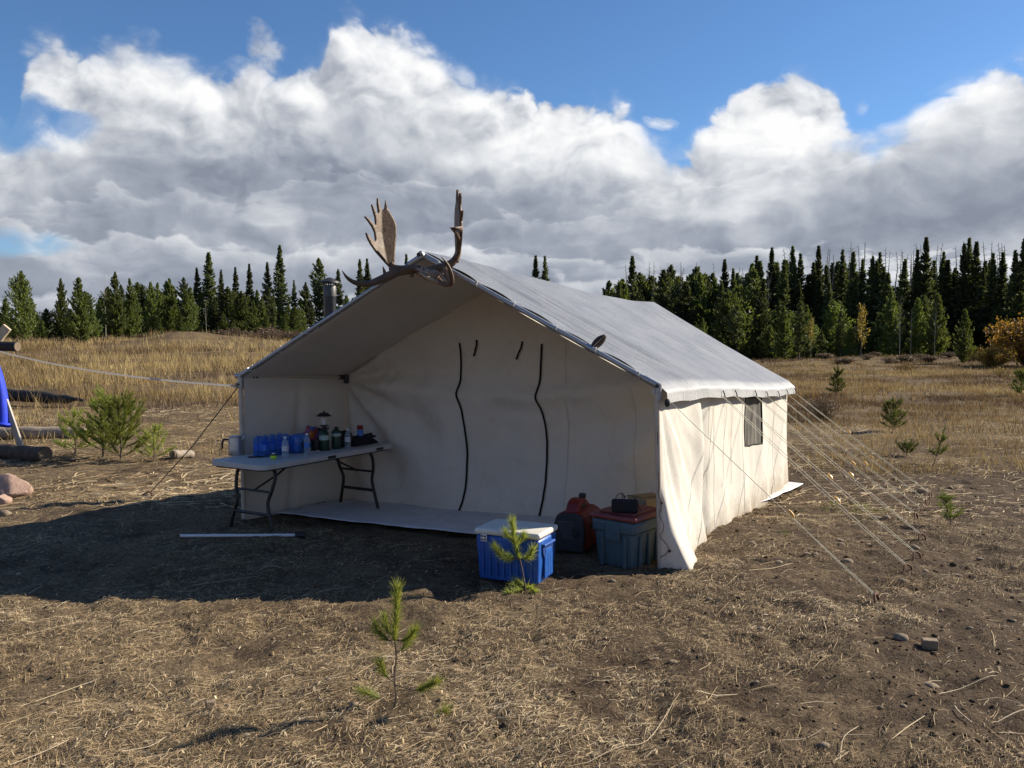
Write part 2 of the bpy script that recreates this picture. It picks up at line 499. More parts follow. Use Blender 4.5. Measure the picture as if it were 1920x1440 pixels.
def foliage_mat(name, c1, c2, rough=0.55, trans=0.25, hue=0.02):
    m, nt, b = newmat(name)
    g = nt.nodes.new('ShaderNodeNewGeometry'); oi = nt.nodes.new('ShaderNodeObjectInfo')
    r = X(g.outputs['Random Per Island']); ro = X(oi.outputs['Random'])
    col = mixc((r * 0.6 + ro * 0.4).sm(0.05, 0.95), c1, c2)
    hs = nt.nodes.new('ShaderNodeHueSaturation')
    nt.links.new((0.5 + (ro - 0.5) * hue * 2).k, hs.inputs['Hue']); nt.links.new((0.8 + ro * 0.45).k, hs.inputs['Value'])
    hs.inputs['Saturation'].default_value = 1.0; nt.links.new(col, hs.inputs['Color'])
    nt.links.new(hs.outputs[0], b.inputs['Base Color']); b.inputs['Roughness'].default_value = rough
    b.inputs['Specular IOR Level'].default_value = 0.25
    tr = nt.nodes.new('ShaderNodeBsdfTranslucent'); nt.links.new(mixc(1.0, hs.outputs[0], (1.25, 1.2, 0.6), 'MULTIPLY'), tr.inputs[0])
    mx = nt.nodes.new('ShaderNodeMixShader'); mx.inputs[0].default_value = trans
    nt.links.new(b.outputs[0], mx.inputs[1]); nt.links.new(tr.outputs[0], mx.inputs[2])
    nt.links.new(mx.outputs[0], nt.nodes['Material Output'].inputs[0])
    return m


def blade_mat(name, ramp, trans=0.2):
    """dry blades: colour from a per-blade tone"""
    m, nt, b = newmat(name)
    a = nt.nodes.new('ShaderNodeAttribute'); a.attribute_name = 'tone'
    g = nt.nodes.new('ShaderNodeNewGeometry'); r = X(g.outputs['Random Per Island'])
    t = (X(a.outputs['Fac']) + (r - 0.5) * 0.42).clamp()
    rp = nt.nodes.new('ShaderNodeValToRGB'); nt.links.new(t.k, rp.inputs[0]); e = rp.color_ramp.elements
    e[0].position = ramp[0][0]; e[0].color = (*ramp[0][1], 1); e[1].position = ramp[-1][0]; e[1].color = (*ramp[-1][1], 1)
    for p, c in ramp[1:-1]: q = e.new(p); q.color = (*c, 1)
    nt.links.new(rp.outputs[0], b.inputs['Base Color']); b.inputs['Roughness'].default_value = 0.75; b.inputs['Specular IOR Level'].default_value = 0.2
    tr = nt.nodes.new('ShaderNodeBsdfTranslucent'); nt.links.new(rp.outputs[0], tr.inputs[0])
    mx = nt.nodes.new('ShaderNodeMixShader'); mx.inputs[0].default_value = trans
    nt.links.new(b.outputs[0], mx.inputs[1]); nt.links.new(tr.outputs[0], mx.inputs[2])
    nt.links.new(mx.outputs[0], nt.nodes['Material Output'].inputs[0])
    return m


def rope_mat(name, c):
    m, nt, b = newmat(name)
    col = mixc(noise(objco(), 120, 3, 0.6).sm(0.3, 0.7), tuple(q * 0.8 for q in c), c)
    nt.links.new(col, b.inputs['Base Color']); b.inputs['Roughness'].default_value = 0.85
    tr = nt.nodes.new('ShaderNodeBsdfTranslucent'); nt.links.new(col, tr.inputs[0])
    mx = nt.nodes.new('ShaderNodeMixShader'); mx.inputs[0].default_value = 0.5
    nt.links.new(b.outputs[0], mx.inputs[1]); nt.links.new(tr.outputs[0], mx.inputs[2]); nt.links.new(mx.outputs[0], nt.nodes['Material Output'].inputs[0])
    return m


def ground_mat():
    m, nt, b = newmat('trampled_soil')
    pos = objco(); sp = nt.nodes.new('ShaderNodeSeparateXYZ'); nt.links.new(pos, sp.inputs[0]); x, y = X(sp.outputs[0]), X(sp.outputs[1])
    p1 = noise(pos, 0.9, 5, 0.6); p2 = noise(pos, 6, 6, 0.65); p3 = noise(pos, 38, 5, 0.7); p4 = noise(pos, 120, 3, 0.6)
    soil = mixc(p2.sm(0.3, 0.72), (0.050, 0.034, 0.023), (0.098, 0.067, 0.043))
    soil = mixc(p3.sm(0.42, 0.72) * 0.8, soil, (0.140, 0.102, 0.068))
    soil = mixc(p4.sm(0.60, 0.78) * 0.5, soil, (0.28, 0.22, 0.145))
    soil = mixc((1.0 - p3.sm(0.28, 0.46)) * 0.75, soil, (0.026, 0.019, 0.015))
    thatch = mixc(p3.sm(0.35, 0.68), (0.12, 0.086, 0.052), (0.30, 0.225, 0.135))
    cov = (p1 * 0.9 + p2 * 0.5 + (1.0 - x.sm(-2.5, 3.5)) * 0.22).sm(0.70, 1.0)
    near = mixc(cov * 0.7, soil, thatch)
    field = mixc(p1.sm(0.3, 0.7), (0.105, 0.075, 0.048), (0.21, 0.150, 0.080))
    field = mixc(p2.sm(0.5, 0.75) * 0.6, field, (0.075, 0.055, 0.042))
    yb = y + (p1 - 0.5) * 6.0
    col = mixc(yb.sm(11.0, 17.0), near, field)
    nt.links.new(col, b.inputs['Base Color']); b.inputs['Roughness'].default_value = 0.95; b.inputs['Specular IOR Level'].default_value = 0.1
    bn = nt.nodes.new('ShaderNodeBump'); bn.inputs['Strength'].default_value = 0.9; bn.inputs['Distance'].default_value = 0.03
    nt.links.new((p3 * 0.7 + p4 * 0.35 + noise(pos, 14, 4, 0.6) * 0.8).k, bn.inputs['Height']); nt.links.new(bn.outputs[0], b.inputs['Normal'])
    return m


def glass_mat(name, c, rough=0.08, alpha=0.35):
    m, nt, b = newmat(name)
    b.inputs['Base Color'].default_value = (*c, 1); b.inputs['Roughness'].default_value = rough
    tr = nt.nodes.new('ShaderNodeBsdfTransparent'); tr.inputs[0].default_value = (*[min(1, 0.35 + q) for q in c], 1)
    mx = nt.nodes.new('ShaderNodeMixShader')
    lw = nt.nodes.new('ShaderNodeLayerWeight'); lw.inputs[0].default_value = 0.35
    nt.links.new((X(lw.outputs['Facing']) * 0.55 + alpha).clamp().k, mx.inputs[0])
    nt.links.new(tr.outputs[0], mx.inputs[1]); nt.links.new(b.outputs[0], mx.inputs[2])
    nt.links.new(mx.outputs[0], nt.nodes['Material Output'].inputs[0])
    return m


def mesh_screen_mat():
    m, nt, b = newmat('insect_mesh')
    pos = objco()
    col = mixc(noise(vec_scale(pos, (9, 9, 1.5)), 1.0, 4, 0.6).sm(0.35, 0.65), (0.045, 0.042, 0.038), (0.17, 0.155, 0.13))
    nt.links.new(col, b.inputs['Base Color']); b.inputs['Roughness'].default_value = 0.6
    return m


def vec_scale(v, s):
    mp = X.nt.nodes.new('ShaderNodeMapping'); X.nt.links.new(v, mp.inputs[0]); mp.inputs['Scale'].default_value = s
    return mp.outputs[0]


M = dict(
    canvas=canvas_mat('cream_canvas', (0.80, 0.765, 0.69), dirt=0.75, crk=0.45),
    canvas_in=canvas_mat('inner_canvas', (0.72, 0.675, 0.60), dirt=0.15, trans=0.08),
    tarp=tarp_mat(),
    ground=ground_mat(),
    sheet=mat('white_groundsheet', (0.62, 0.62, 0.64), 0.6, 0.10, 4, bump=0.4, bscale=9, c2=(0.36, 0.31, 0.25), thr=(0.55, 0.8)),
    alu=mat('aluminium_tube', (0.40, 0.41, 0.43), 0.48, 0.12, 20, metal=0.85, c2=(0.42, 0.42, 0.42)),
    post=mat('weathered_post', (0.52, 0.45, 0.37), 0.55, 0.12, 10, metal=0.1),
    black=mat('black_plastic', (0.018, 0.018, 0.02), 0.5, 0.2, 20),
    zipper=mat('black_zipper_tape', (0.012, 0.012, 0.013), 0.8, 0.2, 30, spec=0.2),
    screen=mesh_screen_mat(),
    white_rope=rope_mat('white_rope', (0.84, 0.81, 0.76)),
    guy=rope_mat('pale_guy_cord', (0.80, 0.78, 0.69)),
    brown_cord=mat('brown_cord', (0.16, 0.11, 0.075), 0.85, 0.2, 60),
    orange=mat('orange_plastic', (0.80, 0.46, 0.12), 0.4, 0.15, 40),
    rust=mat('rusty_steel', (0.13, 0.066, 0.038), 0.75, 0.3, 40, metal=0.3, bump=0.4, bscale=120),
    antler=mat('weathered_antler', (0.115, 0.068, 0.038), 0.62, 0.3, 7, bump=0.35, bscale=45, c2=(0.18, 0.112, 0.062), thr=(0.5, 0.8)),
    antler_tip=mat('pale_antler_tip', (0.36, 0.27, 0.18), 0.5, 0.15, 9),
    bone=mat('skull_bone', (0.40, 0.28, 0.19), 0.7, 0.25, 14, bump=0.6, bscale=40, c2=(0.10, 0.055, 0.04), thr=(0.48, 0.6)),
    feather=mat('brown_feather', (0.045, 0.028, 0.020), 0.7, 0.3, 30, stretch=(1, 1, 6)),
    quill=mat('feather_quill', (0.45, 0.38, 0.30), 0.6, 0.1, 20),
    steel=mat('stovepipe_steel', (0.045, 0.045, 0.05), 0.28, 0.2, 12, metal=0.6, c2=(0.04, 0.04, 0.045), thr=(0.42, 0.6), stretch=(3, 3, 0.7)),
    pipe_grey=mat('galvanised_pipe', (0.085, 0.085, 0.085), 0.5, 0.2, 14, metal=0.4),
    soot=mat('sooty_cap', (0.05, 0.05, 0.052), 0.6, 0.3, 14, metal=0.5),
    table=mat('grey_white_plastic', (0.52, 0.51, 0.49), 0.55, 0.06, 12, bump=0.15, bscale=200, c2=(0.40, 0.37, 0.33), thr=(0.62, 0.85)),
    leg=mat('dark_leg_steel', (0.028, 0.027, 0.026), 0.4, 0.2, 20, metal=0.3),
    pot=mat('brushed_aluminium', (0.56, 0.55, 0.52), 0.42, 0.1, 10, metal=0.75, c2=(0.36, 0.34, 0.31), thr=(0.55, 0.8)),
    bluepet=glass_mat('blue_bottle_plastic', (0.20, 0.38, 0.66), 0.06, 0.16),
    clearpet=glass_mat('clear_bottle_plastic', (0.55, 0.62, 0.72), 0.06, 0.22),
    globe=glass_mat('lantern_glass', (0.8, 0.76, 0.66), 0.05, 0.16),
    wrap=glass_mat('blue_shrink_wrap', (0.22, 0.40, 0.72), 0.06, 0.02),
    bluebox=mat('blue_wrapper', (0.030, 0.115, 0.40), 0.3, 0.2, 9, c2=(0.10, 0.30, 0.70), thr=(0.55, 0.7)),
    darkblue=mat('dark_blue_emblem', (0.012, 0.018, 0.04), 0.4, 0.2, 9),
    label_w=mat('pale_label', (0.62, 0.63, 0.66), 0.5, 0.06, 30, c2=(0.10, 0.16, 0.42), thr=(0.56, 0.6)),
    label_b=mat('blue_label', (0.05, 0.18, 0.55), 0.5, 0.1, 30, c2=(0.6, 0.62, 0.66), thr=(0.60, 0.64)),
    cap=mat('white_cap', (0.70, 0.71, 0.72), 0.5, 0.04, 10),
    green_cyl=mat('dark_green_enamel', (0.010, 0.045, 0.028), 0.3, 0.15, 12),
    cyl_label=mat('cylinder_label', (0.50, 0.54, 0.50), 0.5, 0.06, 40, c2=(0.05, 0.30, 0.16), thr=(0.52, 0.56)),
    duskpine=foliage_mat('dusky_pine_needles', (0.05, 0.075, 0.026), (0.15, 0.165, 0.05), trans=0.35),
    red=mat('red_paint', (0.20, 0.015, 0.012), 0.42, 0.15, 10),
    redbag=mat('red_foil_bag', (0.42, 0.05, 0.03), 0.3, 0.2, 9, c2=(0.03, 0.12, 0.40), thr=(0.5, 0.53)),
    orangebag=mat('orange_foil', (0.55, 0.17, 0.03), 0.3, 0.2, 9),
    black_cloth=mat('black_cloth', (0.014, 0.014, 0.017), 0.9, 0.3, 20, bump=0.5, bscale=60),
    lime=mat('lime_plastic', (0.50, 0.80, 0.05), 0.35, 0.08, 20),
    paper=mat('white_plastic', (0.72, 0.73, 0.75), 0.5, 0.05, 10),
    cooler=mat('blue_cooler_plastic', (0.016, 0.098, 0.40), 0.42, 0.16, 7, bump=0.1, bscale=120, c2=(0.085, 0.20, 0.50), thr=(0.56, 0.82)),
    coolerlid=mat('worn_white_lid', (0.68, 0.66, 0.60), 0.5, 0.08, 9, c2=(0.50, 0.45, 0.37), thr=(0.58, 0.82)),
    recess_shade=mat('cooler_recess_shade', (0.014, 0.05, 0.20), 0.5, 0.1, 9),  # shaded copy of the cooler blue, paints the dark of recess and grooves
    gen_dark=mat('charcoal_shell', (0.025, 0.028, 0.034), 0.5, 0.15, 14),
    gen_slat=mat('grey_slat', (0.085, 0.09, 0.10), 0.5, 0.15, 14),
    tote=mat('slate_blue_tote', (0.060, 0.105, 0.135), 0.48, 0.12, 8, c2=(0.10, 0.15, 0.17), thr=(0.6, 0.85)),
    totelid=mat('dusty_red_lid', (0.19, 0.040, 0.040), 0.5, 0.14, 8, c2=(0.24, 0.10, 0.08), thr=(0.55, 0.8)),
    card=mat('cardboard', (0.34, 0.25, 0.14), 0.85, 0.1, 12),
    log=mat('old_grey_log', (0.33, 0.27, 0.21), 0.85, 0.25, 9, bump=0.9, bscale=30, c2=(0.13, 0.10, 0.08), thr=(0.5, 0.7), stretch=(1, 3, 3)),
    darklog=mat('dark_bark', (0.075, 0.055, 0.042), 0.9, 0.3, 9, bump=1.0, bscale=26, c2=(0.14, 0.11, 0.085), thr=(0.55, 0.75)),
    char=mat('charred_log', (0.016, 0.015, 0.015), 0.7, 0.4, 9, bump=1.0, bscale=26, c2=(0.09, 0.08, 0.075), thr=(0.62, 0.75)),
    cutend=mat('sawn_end', (0.17, 0.125, 0.085), 0.85, 0.2, 18),
    plank=mat('bare_plank', (0.52, 0.42, 0.29), 0.75, 0.18, 6, bump=0.3, bscale=40, stretch=(3, 3, 0.6)),
    greyplank=mat('weathered_plank', (0.42, 0.38, 0.33), 0.8, 0.2, 6, bump=0.3, bscale=40),
    bluecloth=mat('bright_blue_cloth', (0.012, 0.045, 0.62), 0.7, 0.15, 6),
    pinkcloth=mat('pink_granite', (0.40, 0.265, 0.205), 0.85, 0.16, 9, bump=0.6, bscale=50, c2=(0.26, 0.11, 0.08), thr=(0.56, 0.72)),
    stone=mat('grey_stone', (0.23, 0.180, 0.130), 0.85, 0.25, 30, bump=0.5, bscale=90, c2=(0.34, 0.28, 0.20), thr=(0.55, 0.75), spec=0.15),
    block=mat('weathered_wood_block', (0.23, 0.175, 0.115), 0.85, 0.25, 20, bump=0.6, bscale=70),
    bark=mat('conifer_bark', (0.10, 0.075, 0.058), 0.9, 0.3, 5),
    snag=mat('grey_dead_wood', (0.21, 0.19, 0.17), 0.9, 0.25, 5),
    palebark=mat('pale_aspen_bark', (0.42, 0.38, 0.31), 0.85, 0.2, 5, c2=(0.12, 0.10, 0.085), thr=(0.6, 0.75)),
    spruce=foliage_mat('spruce_needles', (0.045, 0.066, 0.032), (0.118, 0.134, 0.060), trans=0.42),
    pine=foliage_mat('pine_needles', (0.062, 0.094, 0.030), (0.155, 0.18, 0.058), trans=0.42),
    young=foliage_mat('young_pine_needles', (0.13, 0.18, 0.04), (0.44, 0.46, 0.14), trans=0.4),
    bushpine=foliage_mat('pine_bush_needles', (0.085, 0.13, 0.032), (0.30, 0.31, 0.075), trans=0.4),
    yellow=foliage_mat('yellow_leaves', (0.16, 0.115, 0.03), (0.36, 0.26, 0.07), trans=0.35),
    rustleaf=foliage_mat('golden_willow_leaves', (0.21, 0.135, 0.032), (0.50, 0.34, 0.09), trans=0.45),
    twig=foliage_mat('reddish_twigs', (0.10, 0.072, 0.050), (0.22, 0.15, 0.095), trans=0.1),
    moss=foliage_mat('green_grass', (0.075, 0.12, 0.03), (0.20, 0.24, 0.07), trans=0.3),
    straw=blade_mat('dry_straw', [(0.0, (0.13, 0.092, 0.056)), (0.4, (0.34, 0.243, 0.135)), (0.75, (0.58, 0.448, 0.27)), (1.0, (0.78, 0.65, 0.45))]),
    field=blade_mat('dry_field_grass', [(0.0, (0.085, 0.055, 0.036)), (0.35, (0.19, 0.125, 0.062)), (0.65, (0.33, 0.235, 0.105)), (1.0, (0.52, 0.40, 0.19))], trans=0.3),
    hill=mat('forested_hillside', (0.040, 0.046, 0.036), 0.95, 0.35, 0.05, c2=(0.12, 0.092, 0.07), thr=(0.5, 0.65)),
)


# ------------------------------------------------------------------ ground and far hill
def grow(a, b, step, k):
    out = [a]; 
    while out[-1] < b: out.append(out[-1] + step); step *= k
    return out

xs = np.arange(-4.6, 6.4, 0.034)
xr = np.array(grow(xs[-1], 1500, 0.04, 1.055)[1:]); xl = -np.array(grow(-xs[0], 1500, 0.04, 1.055)[1:])[::-1]
xs = np.concatenate([xl, xs, xr])
ys = np.arange(2.6, 10.5, 0.034)
yf = np.array(grow(ys[-1], 2600, 0.036, 1.017)[1:]); yb = 2.6 - np.array(grow(0, 60, 0.05, 1.25)[1:])[::-1]
ys = np.concatenate([yb, ys, yf])
gx, gy = np.meshgrid(xs, ys)
gz = H(gx, gy)
nx, ny = len(xs), len(ys)
idx = np.arange(nx * ny).reshape(ny, nx)
faces = np.stack([idx[:-1, :-1], idx[:-1, 1:], idx[1:, 1:], idx[1:, :-1]], -1).reshape(-1, 4)
me = mesh_np('ground', np.stack([gx, gy, gz], -1).reshape(-1, 3), faces)
ground = finish('ground', me, M['ground'], smooth='all'); tag(ground, kind='structure')

def hill_h(x, y):
    d = np.clip(1 - np.abs(y - 1000) / 330, 0, 1)
    prof = 40 * (1 - sstep(-900, -470, x)) + 4 * np.sin(x / 60.0)
    return np.maximum(prof, 0) * (d * d * (3 - 2 * d)) + 10 * fbm(x / 60, y / 60, 5, 4) * d - 4 + 14 * d * (1 - sstep(-420, -250, x))
hx, hy = np.meshgrid(np.arange(-1500, -180, 15.0), np.arange(680, 1330, 15.0))
idx = np.arange(hx.size).reshape(hx.shape)
me = mesh_np('hill', np.stack([hx, hy, hill_h(hx, hy)], -1).reshape(-1, 3), np.stack([idx[:-1, :-1], idx[:-1, 1:], idx[1:, 1:], idx[1:, :-1]], -1).reshape(-1, 4))
hill = finish('hill', me, M['hill'], smooth='all'); tag(hill, kind='structure')
# the wood on the hill: a mass of tiny spires
n = 9000
fx = RNG.uniform(-1000, -260, n); fy = RNG.uniform(720, 1010, n); keep = (fbm(fx / 50, fy / 50, 8, 3) > -0.3)
fx, fy = fx[keep], fy[keep]; fz = hill_h(fx, fy); hh = RNG.uniform(7, 15, len(fx)); rr = hh * 0.16
ang = np.arange(5) * 2 * np.pi / 5
vv = np.zeros((len(fx), 6, 3)); vv[:, :5, 0] = fx[:, None] + rr[:, None] * np.cos(ang); vv[:, :5, 1] = fy[:, None] + rr[:, None] * np.sin(ang); vv[:, :5, 2] = fz[:, None] - 0.5
vv[:, 5] = np.stack([fx, fy, fz + hh], -1)
base = np.arange(len(fx))[:, None, None] * 6
tri = np.array([[k, (k + 1) % 5, 5] for k in range(5)])[None] + base
o = finish('distant_forest', mesh_np('distant_forest', vv.reshape(-1, 3), tri.reshape(-1, 3)), M['spruce']); tag(o, 'far forest of tiny dark spires covering the distant hill', 'forest', kind='stuff')


# ------------------------------------------------------------------ foliage generators
def orient_quads(c, d, w, length, width, taper=0.25):
    """blades: centre line from c along unit d with side w; returns verts (n,4,3)"""
    a = c - w * width[:, None] * 0.5; b = c + w * width[:, None] * 0.5
    e = c + d * length[:, None]
    return np.stack([a, b, e + w * width[:, None] * 0.5 * taper, e - w * width[:, None] * 0.5 * taper], 1)


def unit(a): return a / np.maximum(np.linalg.norm(a, axis=-1, keepdims=True), 1e-9)


def quads_mesh(name, q):
    n = len(q); return mesh_np(name, q.reshape(-1, 3), np.arange(n * 4).reshape(n, 4))


def conifer(seed, Ht, R, kind, nb, per, clear=0.08, size=0.30):
    r = np.random.default_rng(seed)
    t = np.sort(r.uniform(0, 1, nb) ** (0.85 if kind == 'spruce' else 0.95))
    zb = Ht * (clear + (1 - clear) * t)
    whorl = np.round(t * nb / 6) / (nb / 6.0); zb = Ht * (clear + (1 - clear) * (0.55 * t + 0.45 * whorl))
    if kind == 'spruce': prof = (1 - t) ** 0.98 * (0.72 + 0.28 * np.minimum(1, t / 0.12)) + 0.035
    elif kind == 'lodge': prof = np.minimum(1, (1 - t) * 2.1) ** 0.9 * (0.55 + 0.45 * np.minimum(1, t / 0.25)) + 0.04
    else: prof = (1 - t ** 1.25) ** 0.95 * (0.85 + 0.15 * np.minimum(1, t / 0.1)) + 0.04
    irregular = 0.78 + 0.5 * np.clip(fbm(t * 7, np.full(nb, seed * 1.3), seed, 3) + 0.5, 0, 1)
    L = R * prof * r.uniform(0.55, 1.12, nb) * irregular
    az = np.arange(nb) * 2.39996 + r.normal(0, 0.35, nb)
    lean = 1 + 0.25 * np.cos(az - r.uniform(0, 6.28))
    L = L * lean
    slope0 = {'spruce': -0.30, 'lodge': 0.10, 'pine': 0.28}[kind] + 0.75 * t * (t > 0.0)
    slope0 = slope0 + r.normal(0, 0.12, nb)
    curve = {'spruce': 0.30, 'lodge': 0.25, 'pine': 0.40}[kind]
    dirx, diry = np.cos(az), np.sin(az)
    f = (np.arange(per) + 0.5) / per
    f = 0.12 + 0.9 * f ** 0.8
    F = f[None, :] + r.uniform(-0.05, 0.05, (nb, per))
    rad = L[:, None] * F
    zz = zb[:, None] + L[:, None] * (slope0[:, None] * F + curve * F * F)
    lat = r.normal(0, 0.16, (nb, per)) * L[:, None] * np.minimum(F, 1)
    c = np.stack([dirx[:, None] * rad - diry[:, None] * lat, diry[:, None] * rad + dirx[:, None] * lat, zz + r.normal(0, 0.035, (nb, per)) * R], -1).reshape(-1, 3)
    bd = np.stack([np.repeat(dirx, per), np.repeat(diry, per), np.repeat(slope0, per) + 2 * curve * F.ravel()], -1)
    d = unit(unit(bd) + r.normal(0, 0.55, c.shape) + np.array([0, 0, 0.25 if kind != 'spruce' else -0.15]))
    w = unit(np.cross(d, r.normal(0, 1, c.shape)))
    s = size * r.uniform(0.6, 1.3, len(c)) * np.repeat(0.55 + 0.45 * prof / prof.max(), per)
    q = orient_quads(c - d * s[:, None] * 0.4, d, w, s, s * 0.52, 0.3)
    # leader
    lead = orient_quads(np.stack([r.normal(0, 0.02, 40), r.normal(0, 0.02, 40), Ht * r.uniform(0.93, 1.0, 40)], -1), unit(np.stack([r.normal(0, .5, 40), r.normal(0, .5, 40), np.ones(40)], -1)), unit(r.normal(0, 1, (40, 3))), np.full(40, size * 0.7), np.full(40, size * 0.3), 0.2)
    q = np.concatenate([q, lead])
    cm = quads_mesh('crown', q)
    tb = MB()
    path = [(0.02 * Ht * 0.1 * math.sin(k * 1.3 + seed), 0.02 * Ht * 0.1 * math.cos(k * 1.7 + seed), Ht * k / 8) for k in range(9)]
    tb.tube([(0, 0, -0.4)] + path[0:], [0.0125 * Ht] + [0.0115 * Ht * (1 - 0.93 * k / 8) for k in range(9)], 7)
    # bare limbs
    for i in range(0, nb, 3):
        z0 = zb[i]; l = L[i] * 0.8
        p0 = Vector((0, 0, z0)); p1 = Vector((dirx[i] * l, diry[i] * l, z0 + l * (slope0[i] * 0.8 + curve * 0.64)))
        tb.tube([p0, (p0 + p1) / 2 + Vector((0, 0, -0.02 * l)), p1], [0.0028 * Ht, 0.002 * Ht, 0.0008 * Ht], 3, False)
    tm = bpy.data.meshes.new('trunk'); tm.from_pydata(tb.v, [], tb.f); tm.update()
    return tm, cm


def branchy(seed, Ht, spread, nbr, sub, up=0.6, trunk_r=0.009, clear=0.25):
    """bare branching; returns mesh and the twig tips"""
    r = random.Random(seed); tb = MB(); tips = []
    bend = [(r.uniform(-1, 1) * 0.02 * Ht, r.uniform(-1, 1) * 0.02 * Ht) for _ in range(7)]
    path = [Vector((bend[k][0] * k / 6, bend[k][1] * k / 6, Ht * k / 6)) for k in range(7)]
    tb.tube([Vector((0, 0, -0.3))] + path, [trunk_r * Ht * 1.1] + [trunk_r * Ht * (1 - 0.9 * k / 6) for k in range(7)], 6)
    for i in range(nbr):
        t = clear + (0.98 - clear) * (i + r.random()) / nbr
        k = min(int(t * 6), 5); p0 = path[k].lerp(path[k + 1], t * 6 - k)
        a = i * 2.4 + r.uniform(-.5, .5); l = spread * (1 - 0.65 * t) * r.uniform(0.5, 1.15)
        d = Vector((math.cos(a), math.sin(a), up + r.uniform(-.3, .3))).normalized()
        p1 = p0 + d * l * 0.5 + Vector((0, 0, r.uniform(-.05, .05) * l)); p2 = p0 + d * l + Vector((r.uniform(-.1, .1), r.uniform(-.1, .1), r.uniform(0, .2))) * l
        tb.tube([p0, p1, p2], [trunk_r * Ht * 0.32 * (1 - 0.6 * t), trunk_r * Ht * 0.2 * (1 - 0.6 * t), trunk_r * Ht * 0.07], 4, False)
        tips.append((p1, p2))
        for _ in range(sub):
            s = r.uniform(0.3, 1.0); q0 = p1.lerp(p2, s) if s > 0.5 else p0.lerp(p1, s * 2)
            d2 = (d + Vector((r.uniform(-1, 1), r.uniform(-1, 1), r.uniform(-.4, .9)))).normalized()
            q1 = q0 + d2 * l * r.uniform(0.2, 0.45)
            tb.tube([q0, q1], [trunk_r * Ht * 0.1, trunk_r * Ht * 0.04], 3, False); tips.append((q0, q1))
    m = bpy.data.meshes.new('trunk'); m.from_pydata(tb.v, [], tb.f); m.update()
    return m, tips


def leaves_on(tips, seed, per, size, jitter):
    r = np.random.default_rng(seed)
    a = np.array([t[0] for t in tips]); b = np.array([t[1] for t in tips])
    i = np.repeat(np.arange(len(tips)), per); f = r.uniform(0.1, 1.05, len(i))[:, None]
    c = a[i] * (1 - f) + b[i] * f + r.normal(0, jitter, (len(i), 3))
    d = unit(r.normal(0, 1, c.shape)); w = unit(np.cross(d, r.normal(0, 1, c.shape)))
    s = size * r.uniform(0.6, 1.3, len(c))
    return quads_mesh('crown', orient_quads(c, d, w, s, s * 0.8, 0.5))


PROTO = {}
def proto(key, tm, cm, mt, mc): PROTO[key] = (tm, cm); tm.materials.append(mt); (cm.materials.append(mc) if cm is not None else None)
for i in range(4):
    proto(('spruce', i), *conifer(11 + i, 10, [1.35, 1.6, 1.85, 1.1][i], 'spruce', 200, 28, [0.05, 0.1, 0.04, 0.16][i], 0.34), M['bark'], M['spruce'])
for i in range(3):
    proto(('lodge', i), *conifer(31 + i, 10, [1.05, 1.25, 1.45][i], 'lodge', 150, 26, [0.22, 0.14, 0.3][i], 0.36), M['bark'], M['spruce'])
for i in range(4):
    proto(('pine', i), *conifer(51 + i, 10, [1.9, 2.3, 2.7, 2.05][i], 'pine', 170, 32, 0.03, 0.42), M['bark'], M['pine'])
for i in range(3):
    proto(('snag', i), branchy(71 + i, 10, [0.7, 0.5, 0.95][i], 46, 1, [-0.1, 0.1, -0.2][i], 0.017, 0.3)[0], None, M['snag'], None)
for i in range(2):
    proto(('aspen', i), branchy(81 + i, 10, 2.4, 18, 3, 0.75, 0.0085, 0.35)[0], None, M['palebark'], None)
tm_, tips_ = branchy(91, 10, 2.6, 24, 4, 0.9, 0.008, 0.2)
proto(('gold', 0), tm_, leaves_on(tips_, 3, 6, 0.28, 0.3), M['palebark'], M['yellow'])
tm_, tips_ = branchy(93, 10, 2.2, 20, 4, 0.9, 0.008, 0.25)
proto(('gold', 1), tm_, leaves_on(tips_, 5, 3, 0.3, 0.25), M['palebark'], M['yellow'])


def bush_proto(key, seed, nst, leaf, mt, mc, per, size, jit):
    r = random.Random(seed); tb = MB(); tips = []
    for i in range(nst):
        a = r.uniform(0, 6.28); out = r.uniform(0.05, 1.0); h = r.uniform(0.55, 1.0) * (1.05 - 0.45 * out * out)
        base = Vector((math.cos(a) * 0.12, math.sin(a) * 0.12, -0.05))
        tip = Vector((math.cos(a) * out * 0.9, math.sin(a) * out * 0.9, h)); mid = base.lerp(tip, 0.5) + Vector((0, 0, 0.12 * out))
        tb.tube([base, mid, tip], [0.012, 0.008, 0.003], 3, False)
        tips += [(base.lerp(mid, 0.3), mid), (mid, tip)]
        for _ in range(3):
            s = r.uniform(0.2, 1); q0 = mid.lerp(tip, s); q1 = q0 + Vector((r.uniform(-1, 1), r.uniform(-1, 1), r.uniform(0.1, 1))).normalized() * 0.22
            tb.tube([q0, q1], [0.005, 0.002], 3, False); tips.append((q0, q1))
    m = bpy.data.meshes.new('trunk'); m.from_pydata(tb.v, [], tb.f); m.update()
    proto(key, m, leaves_on(tips, seed, per, size, jit) if leaf else None, mt, mc)
bush_proto(('willow', 0), 5, 90, True, M['twig'], M['rustleaf'], 26, 0.042, 0.06)
bush_proto(('willow', 1), 6, 40, True, M['twig'], M['yellow'], 5, 0.05, 0.05)
bush_proto(('brush', 0), 7, 110, True, M['twig'], M['twig'], 6, 0.07, 0.05)
bush_proto(('brush', 1), 8, 100, True, M['twig'], M['twig'], 3, 0.035, 0.05)

